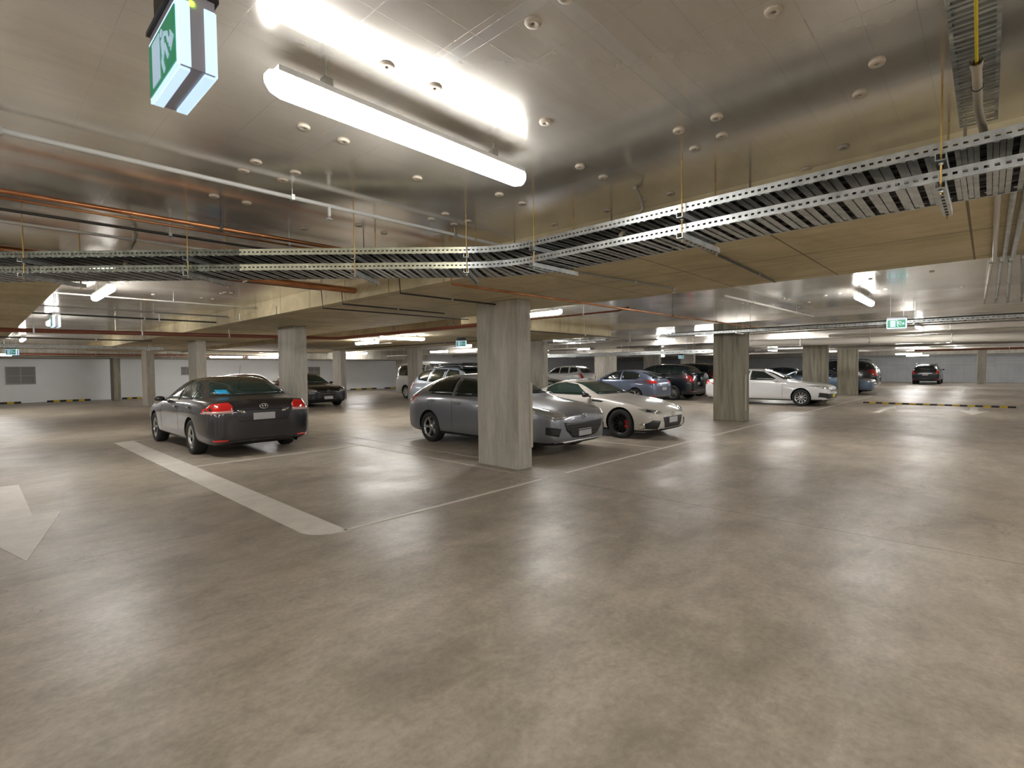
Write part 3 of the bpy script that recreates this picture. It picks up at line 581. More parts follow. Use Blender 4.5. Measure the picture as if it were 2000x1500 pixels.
# insulation fixing discs
w0 = None
def washer(x, y, z=HC, s=1.):
    global w0
    if w0 is None:
        r = empty('fixing_disc', (0, 0, 0)); MB().lathe([(.006, -.004), (.012, -.009), (.030, -.010), (.034, -.004), (.034, 0)], 'washer', 'z', 20).build('plate', r)
        MB().lathe([(0, -.003), (.006, -.003), (.006, -.006), (.009, -.008)], 'steel', 'z', 10).build('pin', r); w0 = r; o = r
    else: o = copy_tree(w0)
    o.location = (x, y, z); return tag(o, 'small pale round fixing disc pinning the foil to the ceiling', 'fixing disc', 'insulation fixing discs on the foil ceiling')
for u, v in ((1041,43),(1511,21),(756,128),(593,248),(671,275),(1065,238),(1133,325),(1178,346),(1400,229),(1410,265),(1357,290),(1680,183),(1648,287),(815,348),(975,380),(1021,397),(500,316),(476,333),(577,337),(552,351),(482,396),(418,383),(870,418),(842,428),(914,432),(887,438),(594,446),(750,455),(1185,411),(1083,438),(1310,378),(1713,122),(850,170),(1105,-8),(1326,255),(1255,392),(1575,330),(700,440)):
    p = at(u, v, HC); washer(p.x, p.y)
for u, v in ((154,560),(440,571),(433,573),(452,572),(395,582),(416,584),(300,575),(240,551),(345,590),(1410,587),(1530,583),(1540,585),(1612,577),(1640,573),(1580,590),(1730,565),(1715,568),(1450,592),(1560,600),(1820,530),(1700,545),(1880,560)):
    p = at(u, v, HC); washer(p.x, p.y)

# ------------------------------------------------------------------ cars
# stations: s from nose, z bottom, half width, z shoulder, half width shoulder, z roof edge, half width roof, z top
SEDAN = dict(L=4.85, W=1.82, H=1.47, FO=.95, WB=2.775, wr=.325, st=[
 (0.00,.38,.50,.62,.48,.68,.30,.69),(0.04,.24,.70,.70,.65,.745,.42,.76),(0.15,.19,.83,.765,.77,.80,.50,.825),(0.42,.18,.895,.835,.80,.86,.56,.885),
 (0.92,.18,.905,.89,.82,.915,.6,.94),(1.32,.18,.91,.92,.84,.945,.62,.965),(1.50,.18,.91,.94,.85,.975,.66,1.0),(1.95,.18,.91,.955,.86,1.21,.62,1.25),
 (2.35,.18,.91,.965,.865,1.37,.59,1.41),(2.85,.18,.91,.975,.865,1.415,.585,1.465),(3.35,.18,.91,.985,.865,1.395,.58,1.445),(3.78,.18,.91,1.0,.86,1.28,.59,1.33),
 (4.12,.18,.905,1.01,.84,1.12,.61,1.16),(4.32,.18,.90,1.015,.82,1.05,.60,1.075),(4.62,.19,.885,1.0,.78,1.035,.56,1.06),(4.76,.22,.84,.97,.72,1.01,.52,1.03),(4.83,.30,.74,.86,.66,.92,.45,.94),(4.85,.38,.60,.74,.55,.80,.36,.81)])
HATCH = dict(L=4.46, W=1.76, H=1.47, FO=.88, WB=2.64, wr=.32, st=[
 (0.00,.36,.48,.58,.46,.66,.30,.67),(0.04,.22,.66,.68,.62,.73,.42,.75),(0.16,.18,.79,.76,.75,.805,.50,.83),(0.42,.17,.86,.84,.78,.875,.56,.905),
 (0.88,.17,.875,.88,.80,.915,.58,.945),(1.18,.17,.88,.93,.82,.96,.6,.985),(1.36,.17,.88,.95,.82,.995,.62,1.02),(1.80,.17,.88,.965,.83,1.22,.60,1.26),
 (2.25,.17,.88,.98,.835,1.38,.57,1.42),(2.75,.17,.88,.99,.835,1.42,.565,1.465),(3.30,.17,.88,1.01,.83,1.395,.56,1.44),(3.75,.17,.875,1.03,.81,1.31,.55,1.36),
 (4.05,.18,.865,1.03,.79,1.20,.55,1.24),(4.22,.19,.85,1.0,.75,1.10,.54,1.13),(4.36,.21,.81,.94,.71,.98,.52,1.0),(4.43,.28,.72,.82,.65,.88,.46,.89),(4.46,.36,.60,.70,.56,.76,.38,.77)])
COUPE = dict(L=4.24, W=1.775, H=1.29, FO=.84, WB=2.57, wr=.318, st=[
 (0.00,.30,.46,.46,.44,.52,.26,.53),(0.05,.18,.66,.54,.60,.58,.38,.60),(0.20,.14,.80,.62,.74,.655,.46,.68),(0.48,.13,.865,.72,.78,.735,.52,.75),
 (0.84,.13,.885,.79,.80,.80,.56,.815),(1.20,.13,.885,.84,.80,.85,.60,.865),(1.45,.13,.87,.86,.80,.885,.64,.90),(1.90,.13,.865,.865,.80,1.08,.60,1.12),
 (2.25,.13,.865,.87,.80,1.20,.56,1.245),(2.65,.13,.87,.88,.79,1.235,.54,1.285),(3.05,.13,.88,.90,.78,1.17,.53,1.225),(3.45,.14,.885,.92,.76,1.03,.53,1.07),
 (3.72,.15,.88,.92,.74,.965,.52,.985),(4.0,.17,.85,.90,.70,.95,.50,.97),(4.14,.22,.79,.84,.64,.89,.46,.90),(4.22,.30,.68,.72,.56,.78,.38,.79),(4.24,.38,.54,.62,.48,.67,.34,.68)])
SUV = dict(L=4.6, W=1.82, H=1.70, FO=.90, WB=2.66, wr=.355, st=[
 (0.00,.45,.46,.68,.44,.76,.28,.78),(0.05,.32,.66,.78,.62,.84,.42,.86),(0.20,.26,.82,.88,.78,.92,.5,.95),(0.48,.25,.89,.98,.82,1.0,.56,1.03),
 (0.90,.25,.91,1.04,.85,1.065,.6,1.09),(1.18,.25,.91,1.08,.86,1.10,.62,1.125),(1.34,.25,.91,1.09,.86,1.14,.64,1.17),(1.72,.25,.91,1.10,.87,1.42,.62,1.46),
 (2.05,.25,.91,1.11,.87,1.59,.60,1.64),(2.55,.25,.91,1.12,.87,1.64,.60,1.695),(3.20,.25,.91,1.13,.87,1.64,.60,1.695),(3.80,.25,.91,1.14,.86,1.61,.59,1.66),
 (4.15,.26,.90,1.14,.84,1.52,.58,1.57),(4.36,.27,.88,1.10,.81,1.34,.57,1.38),(4.50,.29,.84,1.03,.77,1.15,.56,1.18),(4.57,.36,.76,.90,.70,.98,.5,1.0),(4.60,.44,.66,.76,.60,.83,.44,.85)])
VAN = dict(L=4.9, W=1.85, H=2.0, FO=.9, WB=2.9, wr=.34, st=[
 (0.00,.42,.56,.70,.54,.80,.36,.83),(0.05,.28,.74,.86,.72,.92,.5,.95),(0.25,.22,.88,1.0,.82,1.04,.58,1.07),(0.70,.20,.92,1.1,.86,1.16,.66,1.2),
 (1.15,.20,.925,1.15,.88,1.55,.70,1.6),(1.55,.20,.925,1.17,.885,1.84,.70,1.9),(2.2,.20,.925,1.18,.89,1.92,.70,1.98),(3.4,.20,.925,1.18,.89,1.93,.70,2.0),
 (4.4,.20,.925,1.18,.88,1.9,.69,1.97),(4.75,.22,.91,1.15,.86,1.78,.67,1.84),(4.86,.30,.86,1.0,.80,1.4,.62,1.45),(4.9,.42,.76,.84,.70,1.0,.54,1.02)])

def loft(T):
    rows = []
    for s, zb, wb, zs, ws, zr, wr, zt in T['st']:
        dz = zs-zb; gl = (zr-zs) > .12
        h = [(0, zb), (.5*wb, zb), (.86*wb, zb+.01), (.985*wb, zb+.10*dz+.02), (wb, zb+.45*dz), (.992*wb, zb+.82*dz), (ws+.01, zs-.01), (ws-.012, zs+.012)]
        h += [(ws+(wr-ws)*.45+(.03 if gl else .0), zs+(zr-zs)*.5), (wr+(.012 if gl else 0), zr), (wr*.62, zr+(zt-zr)*.72), (0, zt)]
        rows.append((s, h))
    return rows
def body_mesh(T, sx, sy, sz, paint, dark):
    rows = loft(T); n = len(rows[0][1]); vs = []; fs = []; ring = 2*n-2; xf = T['WB']/2+T['FO']
    for s, h in rows:
        pts = h+[(-y, z) for y, z in h[-2:0:-1]]
        for y, z in pts: vs.append(((xf-s)*sx, y*sy, z*sz))
    for i in range(len(rows)-1):
        for k in range(ring): fs.append((i*ring+k, i*ring+(k+1) % ring, (i+1)*ring+(k+1) % ring, (i+1)*ring+k))
    fs.append(tuple(range(ring))); fs.append(tuple(range((len(rows)-1)*ring, len(rows)*ring))[::-1])
    me = bpy.data.meshes.new('body'); me.from_pydata(vs, [], fs); bm = bmesh.new(); bm.from_mesh(me); bmesh.ops.recalc_face_normals(bm, faces=bm.faces); bm.to_mesh(me); bm.free()
    o = bpy.data.objects.new('tmp', me); COL.objects.link(o)
    m = o.modifiers.new('s', 'SUBSURF'); m.levels = 2; m.render_levels = 2
    cut = MB(); r = T['wr']*sz*1.13
    for ax in (T['WB']/2*sx, -T['WB']/2*sx):
        for sd in (-1, 1):
            y0, y1 = sd*(T['W']/2*sy-.27), sd*(T['W']/2*sy+.2); N = 28
            v = [(ax+r*math.cos(2*PI*k/N), y, T['wr']*sz+.01+r*math.sin(2*PI*k/N)) for y in (y0, y1) for k in range(N)]
            cut.add(v, [tuple(range(N)), tuple(range(N, 2*N))[::-1]]+[(k, (k+1) % N, N+(k+1) % N, N+k) for k in range(N)], 'under')
    co_ = cut.build('cut'); b = o.modifiers.new('b', 'BOOLEAN'); b.object = co_; b.operation = 'DIFFERENCE'; b.solver = 'EXACT'
    dg = bpy.context.evaluated_depsgraph_get(); dg.update(); out = bpy.data.meshes.new_from_object(o.evaluated_get(dg)); out.name = 'body'
    bpy.data.objects.remove(o); bpy.data.objects.remove(co_)
    out.materials.clear(); out.materials.append(paint); out.materials.append(M['under']); out.materials.append(dark)
    for p in out.polygons:
        c = p.center; p.use_smooth = True; p.material_index = 0
        for ax in (T['WB']/2*sx, -T['WB']/2*sx):
            dd = math.hypot(c.x-ax, c.z-T['wr']*sz-.01)
            if dd < r*1.004 and abs(c.y) > T['W']/2*sy-.29 and (abs(p.normal.y) < .6 or dd < r*.9): p.material_index = 1; p.use_smooth = False
        if c.z < .25*sz and p.normal.z < -.6: p.material_index = 1
    out.set_sharp_from_angle(angle=math.radians(38)) if hasattr(out, 'set_sharp_from_angle') else None
    bm = bmesh.new(); bm.from_mesh(out); bv = BVHTree.FromBMesh(bm); bm.free(); return out, bv

def patch(bv, poly, axis, m, name, parent, eps=.006, step=.05, mirror=False, depth=.012):
    """a panel laid on the body: polygon in (x,z) for side, (y,z) for front/rear, (x,y) for top"""
    obs = []
    for sg in ((1, -1) if mirror else (1,)):
        bm = bmesh.new()
        if axis in ('left', 'right'): f3 = lambda a, b: Vector((a, 0, b))
        elif axis in ('front', 'rear'): f3 = lambda a, b: Vector((0, a*sg, b))
        else: f3 = lambda a, b: Vector((a, b*sg, 0))
        bm.faces.new([bm.verts.new(f3(a, b)) for a, b in poly])
        for ai in range(3):
            lo = min(v.co[ai] for v in bm.verts); hi = max(v.co[ai] for v in bm.verts); k = int((hi-lo)/step)
            for i in range(1, k+1):
                pc = Vector((0, 0, 0)); pc[ai] = lo+(hi-lo)*i/(k+1); no = Vector((0, 0, 0)); no[ai] = 1
                bmesh.ops.bisect_plane(bm, geom=bm.verts[:]+bm.edges[:]+bm.faces[:], plane_co=pc, plane_no=no)
        if axis == 'left': sgn = 1
        if axis == 'right': sgn = -1
        side = {'left': Vector((0, 1, 0)), 'right': Vector((0, -1, 0)), 'front': Vector((1, 0, 0)), 'rear': Vector((-1, 0, 0)), 'top': Vector((0, 0, 1))}[axis]
        if mirror and axis == 'left' and sg == -1: side = Vector((0, -1, 0))
        bad = []
        for v in bm.verts:
            h, nrm, _, _ = bv.ray_cast(v.co+side*6, -side)
            if h is None: bad.append(v); continue
            v.co = h+side*eps*.5+nrm*eps*.7
        if bad: bmesh.ops.delete(bm, geom=bad, context='VERTS')
        if not bm.faces: bm.free(); continue
        bmesh.ops.recalc_face_normals(bm, faces=bm.faces)
        if sum((f.normal.dot(side) for f in bm.faces)) < 0: bmesh.ops.reverse_faces(bm, faces=bm.faces)
        for f in bm.faces: f.smooth = True
        be = [e for e in bm.edges if e.is_boundary]; ex = bmesh.ops.extrude_edge_only(bm, edges=be)
        for v in [g for g in ex['geom'] if isinstance(g, bmesh.types.BMVert)]: v.co -= side*depth
        me = bpy.data.meshes.new(name); bm.to_mesh(me); bm.free(); me.materials.append(M[m] if isinstance(m, str) else m)
        o = bpy.data.objects.new(name, me); COL.objects.link(o); o.parent = parent; obs.append(o)
    return obs

_wheel = {}
def wheel(parent, x, y, r, side, style, wd=.21):
    key = (style, round(r, 3))
    if key not in _wheel:
        t = MB(); w2 = wd/2
        t.lathe([(r*.66, -w2*.8), (r*.70, -w2), (r*.93, -w2), (r*.99, -w2*.82), (r, -w2*.5), (r, w2*.5), (r*.99, w2*.82), (r*.93, w2), (r*.70, w2), (r*.66, w2*.8), (r*.66, -w2*.8)], 'rubber', 'y', 36)
        n, m, sw = {'five': (5, 'alloy', .14), 'ten': (10, 'alloy', .07), 'black': (10, 'dalloy', .055), 'seven': (7, 'alloy', .10), 'steel': (12, 'alloy', .07)}[style]
        q = MB(); R = r*.68
        q.lathe([(R*.90, w2*.55), (R*.97, w2*.86), (R*1.03, w2*.90), (R*1.0, w2*.2), (R*.97, -w2*.6)], m, 'y', 36)
        q.lathe([(0, w2*.62), (R*.20, w2*.62), (R*.26, w2*.5), (R*.26, w2*.1)], m, 'y', 20); q.lathe([(0, w2*.68), (R*.1, w2*.66), (R*.11, w2*.6)], 'chrome' if m == 'alloy' else m, 'y', 12)
        for i in range(n):
            a = 2*PI*i/n; d = Vector((math.cos(a), 0, math.sin(a))); s = Vector((-math.sin(a), 0, math.cos(a)))
            v = []
            for rr, hw, yy in ((R*.2, sw*.75, w2*.58), (R*.6, sw*.8, w2*.64), (R*.95, sw*1.15, w2*.80)):
                v += [d*rr+s*hw*R*1.0+Vector((0, yy, 0)), d*rr-s*hw*R+Vector((0, yy, 0)), d*rr-s*hw*R+Vector((0, yy-.025, 0)), d*rr+s*hw*R+Vector((0, yy-.025, 0))]
            f = [];
            for j in (0, 4): f += [(j, j+1, j+5, j+4), (j+1, j+2, j+6, j+5), (j+2, j+3, j+7, j+6), (j+3, j, j+4, j+7)]
            q.add(v, f, m)
        dsk = MB(); dsk.lathe([(0, w2*.05), (R*.72, w2*.05), (R*.74, w2*-.1), (R*.95, w2*-.25), (R*.97, -w2*.7)], 'steel' if style != 'black' else 'dsteel', 'y', 28)
        _wheel[key] = (t.mesh('wheel'), q.mesh('rim'), dsk.mesh('brake_disc'))
    tm, rm, dm = _wheel[key]
    o = bpy.data.objects.new('wheel', tm); COL.objects.link(o); o.parent = parent; o.location = (x, y, r); o.rotation_euler = (0, 0, 0 if side > 0 else PI)
    for nm, me in (('rim', rm), ('brake_disc', dm)):
        c = bpy.data.objects.new(nm, me); COL.objects.link(c); c.parent = o
        if nm == 'rim': c['label'] = 'black alloy rim' if style == 'black' else 'silver alloy rim'
    if style == 'black':
        m = MB(); R = r*.68
        for k in range(5):
            a0 = math.radians(-35+k*14); a1 = math.radians(-35+(k+1)*14)
            if side < 0: a0, a1 = PI-a0, PI-a1
            v = [Vector((math.cos(a)*rr, yy, math.sin(a)*rr)) for a in (a0, a1) for rr, yy in ((R*.5, .012), (R*.5, .05), (R*.86, .05), (R*.86, .012))]
            m.add(v, [(0, 1, 5, 4), (1, 2, 6, 5), (2, 3, 7, 6), (3, 0, 4, 7), (0, 1, 2, 3), (4, 5, 6, 7)], 'caliper')
        tag(m.build('brake_caliper', o), 'red brake caliper')
    return o

def plate_at(bv, y, z, axis, parent, w_=.37, h_=.125, m='plate', lab=None):
    sg = 1 if axis == 'front' else -1; pts = []
    xs = []
    for dy in (-w_/2, 0, w_/2):
        for dz in (-h_/2, h_/2):
            h = bv.ray_cast(Vector((6*sg, y+dy, z+dz)), Vector((-sg, 0, 0)))[0]
            if h: xs.append(h.x)
    x = max(xs) if sg > 0 else min(xs)
    return MB().box((x+sg*.004 if sg > 0 else x-.016, y-w_/2, z-h_/2), (x+.016 if sg > 0 else x-.004, y+w_/2, z+h_/2), m).build('number_plate', parent, bevel=.004)

def emblem(bv, y, z, axis, parent, kind='oval', s=.06):
    sg = 1 if axis == 'front' else -1; h, n, _, _ = bv.ray_cast(Vector((6*sg, y, z)), Vector((-sg, 0, 0)))
    if not h: return
    up = Vector((0, 0, 1)); up = (up-n*up.dot(n)).normalized(); rt = n.cross(up); c = h+n*.008; m = MB()
    def ring(a, b, cy=0, cz=0, t=.006): m.tube([c+rt*(cy+a*math.cos(k*PI/12))+up*(cz+b*math.sin(k*PI/12)) for k in range(25)], t, 'chrome', 6)
    if kind == 'oval': ring(s*1.15, s*.8); ring(s*.42, s*.72); ring(s*.75, s*.32, 0, s*.38)
    elif kind == 'wing': ring(s, s*.8); m.tube([c+rt*(-s*.9)+up*s*.2, c+rt*(-s*.35)+up*s*.25, c-up*s*.25, c+rt*s*.35+up*s*.25, c+rt*s*.9+up*s*.2], .008, 'chrome', 6)
    elif kind == 'round': ring(s, s); m.tube([c+rt*(-s*.6)+up*s*.7, c+rt*(-s*.2)-up*s*.8, c+up*s*.1, c+rt*s*.2-up*s*.8, c+rt*s*.6+up*s*.7], .006, 'chrome', 6)
    else: ring(s, s*.6)
    return m.build('badge', parent)

def car(T, pos, rz, label, paint, L=None, W=None, H=None, style='five', front='plain', plate='plate', rails=False, roofbox=False, spare=False, badge=None, detail=True, extras=(), name='car', darkroof=False, glass='glass'):
    sx, sy, sz = (L or T['L'])/T['L'], (W or T['W'])/T['W'], (H or T['H'])/T['H']
    r = empty(name, (*pos, 0), rz, label=label, cat='car')
    me, bv = body_mesh(T, sx, sy, sz, paint, M['black']); b = bpy.data.objects.new('body', me); COL.objects.link(b); b.parent = r
    xf = T['WB']/2+T['FO']; X = lambda s: (xf-s)*sx
    S = lambda pts: [(X(s), z*sz) for s, z in pts]; F = lambda pts: [(y*sy, z*sz) for y, z in pts]
    k = T is SEDAN, T is HATCH, T is COUPE, T is SUV, T is VAN
    def side(nm, pts, m, **kw):
        for ax in ('left', 'right'): patch(bv, S(pts), ax, m, nm, r, **kw)
    G = {}
    if k[0]: G = dict(sw=[[(1.80, 1.0), (2.42, 1.335), (2.87, 1.37), (2.87, .995)], [(2.95, .995), (2.95, 1.372), (3.42, 1.345), (3.70, 1.19), (3.72, 1.025)], [(3.76, 1.03), (3.75, 1.17), (4.05, 1.06), (4.04, 1.045)]],
        ws=[(-.68, 1.03), (.68, 1.03), (.54, 1.375), (-.54, 1.375)], rw=[(-.66, 1.10), (.66, 1.10), (.54, 1.355), (-.54, 1.355)],
        hl=[(.46, .645), (.80, .675), (.87, .775), (.82, .80), (.50, .745)], tl=[(.52, .80), (.885, .79), (.87, .86), (.78, .97), (.56, .99), (.50, .92)], seams=[(1.62, .3, .97), (2.91, .28, 1.0), (3.82, .45, 1.0)], han=[(2.72, .86), (3.64, .88)], mir=(1.86, .99))
    if k[1]: G = dict(sw=[[(1.66, 1.01), (2.30, 1.34), (2.70, 1.375), (2.70, 1.005)], [(2.78, 1.01), (2.78, 1.378), (3.30, 1.35), (3.62, 1.27), (3.66, 1.09), (3.5, 1.03)]],
        ws=[(-.66, 1.05), (.66, 1.05), (.52, 1.375), (-.52, 1.375)], rw=[(-.60, 1.06), (.60, 1.06), (.50, 1.325), (-.50, 1.325)],
        hl=[(.46, .68), (.72, .65), (.82, .75), (.80, .84), (.68, .84), (.50, .75)], tl=[(.50, .86), (.84, .84), (.86, .95), (.78, 1.0), (.54, .96)], seams=[(1.5, .3, .98), (2.74, .28, 1.01), (3.58, .45, 1.02)], han=[(2.55, .86), (3.42, .89)], mir=(1.70, 1.0))
    if k[2]: G = dict(sw=[[(1.78, .915), (2.22, 1.155), (2.62, 1.205), (2.95, 1.17), (3.14, 1.07), (3.10, .97), (2.9, .93)]],
        ws=[(-.64, .935), (.64, .935), (.50, 1.205), (-.50, 1.205)], rw=[(-.52, 1.0), (.52, 1.0), (.44, 1.17), (-.44, 1.17)],
        hl=[(.40, .56), (.60, .545), (.76, .585), (.80, .655), (.72, .665), (.52, .63)], tl=[(.5, .74), (.8, .72), (.8, .84), (.55, .86)], seams=[(1.55, .25, .86), (2.85, .3, .91)], han=[(2.66, .80)], mir=(1.72, .93))
    if k[3]: G = dict(sw=[[(1.62, 1.17), (2.10, 1.53), (2.55, 1.58), (2.55, 1.16)], [(2.63, 1.16), (2.63, 1.585), (3.28, 1.585), (3.40, 1.18)], [(3.50, 1.19), (3.44, 1.575), (3.95, 1.53), (4.12, 1.36), (4.05, 1.24)]],
        ws=[(-.68, 1.20), (.68, 1.20), (.55, 1.59), (-.55, 1.59)], rw=[(-.66, 1.18), (.66, 1.18), (.54, 1.53), (-.54, 1.53)],
        hl=[(.50, .80), (.84, .80), (.86, .94), (.56, .92)], tl=[(.62, .84), (.86, .84), (.86, 1.15), (.74, 1.17)], seams=[(1.5, .35, 1.1), (2.59, .35, 1.14), (3.5, .5, 1.14)], han=[(2.4, 1.0), (3.3, 1.02)], mir=(1.66, 1.17))
    if k[4]: G = dict(sw=[[(1.05, 1.23), (1.55, 1.72), (2.05, 1.78), (2.05, 1.21)], [(2.15, 1.21), (2.15, 1.78), (3.3, 1.79), (3.3, 1.21)], [(3.4, 1.21), (3.4, 1.79), (4.5, 1.75), (4.55, 1.23)]],
        ws=[(-.74, 1.22), (.74, 1.22), (.62, 1.78), (-.62, 1.78)], rw=[(-.66, 1.25), (.66, 1.25), (.60, 1.72), (-.60, 1.72)], hl=[(.56, .78), (.84, .78), (.84, 1.0), (.62, .95)], tl=[(.72, .8), (.84, .8), (.82, 1.2), (.74, 1.2)], seams=[(1.0, .3, 1.15), (2.1, .3, 1.18)], han=[(1.9, 1.05)], mir=(1.0, 1.25))
    for q in G['sw']: side('side_window', q, glass, step=.09)
    patch(bv, F(G['ws']), 'front', glass, 'windscreen', r, step=.09, eps=.008); patch(bv, F(G['rw']), 'rear', glass, 'rear_window', r, step=.09, eps=.008)
    for o in patch(bv, F(G['hl']), 'front', 'lamp', 'headlight', r, step=.05, mirror=True): pass
    patch(bv, F(G['tl']), 'rear', 'redlens', 'tail_light', r, step=.05, mirror=True)
    if detail:
        for s, a, b_ in G['seams']: side('door_gap', [(s-.004, a), (s+.004, a), (s+.004, b_), (s-.004, b_)], 'under', eps=.002, step=.12)
        for s, z in G['han']:
            for sd in (1, -1):
                h = bv.ray_cast(Vector((X(s), 3*sd, z*sz)), Vector((0, -sd, 0)))[0]
                if h: MB().box((h.x-.09, h.y-.006 if sd > 0 else h.y-.028, h.z-.014), (h.x+.09, h.y+.028 if sd > 0 else h.y+.006, h.z+.014), paint).build('door_handle', r, bevel=.01)
    # lower front intake and grille shapes
    if front == 'smile':
        patch(bv, F([(-.56, .60), (-.42, .585), (0, .575), (.42, .585), (.56, .60), (.50, .46), (.34, .33), (0, .30), (-.34, .33), (-.50, .46)]), 'front', 'black', 'grille', r, eps=.008)
        patch(bv, F([(.62, .50), (.80, .53), (.80, .40), (.66, .36)]), 'front', 'black', 'bumper_inlet', r, mirror=True, eps=.007); patch(bv, F([(-.6, .27), (.6, .27), (.5, .235), (-.5, .235)]), 'front', 'alloy', 'bumper_lip', r, eps=.012)
        for i in range(3): patch(bv, F([(-.46+.03*i, .52-.07*i), (.46-.03*i, .52-.07*i), (.46-.03*i, .505-.07*i), (-.46+.03*i, .505-.07*i)]), 'front', 'dsteel', 'grille_bar', r, eps=.016)
    elif front == 'coupe':
        patch(bv, F([(-.42, .47), (.42, .47), (.34, .24), (-.34, .24)]), 'front', 'black', 'grille', r, eps=.008); patch(bv, F([(.52, .40), (.70, .42), (.80, .34), (.78, .24), (.60, .23)]), 'front', 'black', 'bumper_inlet', r, mirror=True, eps=.008)
        side('fender_vent', [(1.30, .80), (1.62, .83), (1.60, .79), (1.34, .775)], 'under', eps=.006)
    elif front == 'wide':
        patch(bv, F([(-.58, .50), (.58, .50), (.70, .30), (-.70, .30)]), 'front', 'black', 'grille', r, eps=.008); patch(bv, F([(-.45, .62), (.45, .62), (.42, .57), (-.42, .57)]), 'front', 'black', 'upper_grille', r, eps=.007)
        patch(bv, F([(.60, .48), (.86, .53), (.86, .36), (.70, .32)]), 'front', 'black', 'bumper_inlet', r, mirror=True, eps=.007)
    else:
        z0 = .56 if not k[3] else .74
        patch(bv, F([(-.40, z0+.06), (.40, z0+.06), (.36, z0-.04), (-.36, z0-.04)]), 'front', 'black', 'upper_grille', r, eps=.007); patch(bv, F([(-.5, z0-.16), (.5, z0-.16), (.44, z0-.27), (-.44, z0-.27)]), 'front', 'black', 'grille', r, eps=.007)
        patch(bv, F([(-.38, z0+.02), (.38, z0+.02), (.38, z0), (-.38, z0)]), 'front', 'chrome', 'grille_bar', r, eps=.014)
    plate_at(bv, 0, (.40 if not k[3] else .6)*sz, 'front', r, m=plate)
    rz_ = {0: .72, 1: .62, 2: .52, 3: .78, 4: .8}[k.index(True)]
    plate_at(bv, .14 if spare else 0, rz_*sz, 'rear', r, m=plate)
    # rear bumper trim
    lo = T['st'][0][1]; zz = .30 if not k[3] else .40
    patch(bv, F([(-.62, zz), (.62, zz), (.55, zz-.07), (-.55, zz-.07)]), 'rear', 'black', 'bumper_trim', r, eps=.006)
    patch(bv, F([(.58, zz+.03), (.80, zz+.035), (.80, zz+.0), (.60, zz-.005)]), 'rear', 'redlens', 'reflector', r, mirror=True, eps=.008)
    for sd in (1, -1):
        s_, z_ = G['mir']; m = MB(); x, y, z = X(s_), sd*(T['W']/2*sy+.06), z_*sz
        vs = []; 
        for (dx, q) in ((-.05, .8), (-.02, 1), (.04, .9), (.09, .45)):
            for t in range(10): a = 2*PI*t/10; vs.append((x+dx, y+.10*q*math.cos(a)*(1 if abs(math.cos(a)) < .8 else .95), z+.055*q*math.sin(a)))
        m.add(vs, [(i*10+j, i*10+(j+1) % 10, (i+1)*10+(j+1) % 10, (i+1)*10+j) for i in range(3) for j in range(10)]+[tuple(range(30, 40)), tuple(range(10))[::-1]], paint if not k[2] else 'black', True)
        m.obox((x+.02, y-sd*.10, z-.035), (.02, 0, 0), (0, .07, 0), (0, 0, .014), 'black'); o = m.build('wing_mirror', r)
    rr = T['wr']*sz
    for ax in (T['WB']/2*sx, -T['WB']/2*sx):
        for sd in (1, -1): wheel(r, ax, sd*(T['W']/2*sy-.125), rr, sd, style)
    if rails:
        for sd in (1, -1):
            zt = T['H']*sz; y = sd*.60*sy; MB().tube([(X(1.9), y, zt-.10), (X(2.05), y, zt+.0), (X(3.9), y, zt+.0), (X(4.1), y, zt-.08)], .018, 'black', 8).build('roof_rail', r)
    if roofbox:
        zt = T['H']*sz
        for s in (2.2, 3.5): MB().box((X(s)-.03, -.66*sy, zt+.0), (X(s)+.03, .66*sy, zt+.035), 'black').build('roof_bar', r)
        MB().box((X(3.75), -.55*sy, zt+.04), (X(2.0), .55*sy, zt+.09), 'black').build('roof_tray', r, bevel=.02)
    if spare:
        h = bv.ray_cast(Vector((-6, -.22*sy, .98*sz)), Vector((1, 0, 0)))[0]; m = MB(); R = .34
        m.lathe([(0, -.20), (R*.8, -.20), (R*.95, -.17), (R, -.10), (R, -.0), (R*.8, .02)], paint, 'x', 28, (h.x, -.22*sy, .95*sz)); m.build('spare_wheel_cover', r)
    if badge: emblem(bv, 0, badge[1]*sz, badge[2], r, badge[0])
    for e in extras: e(r, bv, X, sx, sy, sz, T, paint)
    return r

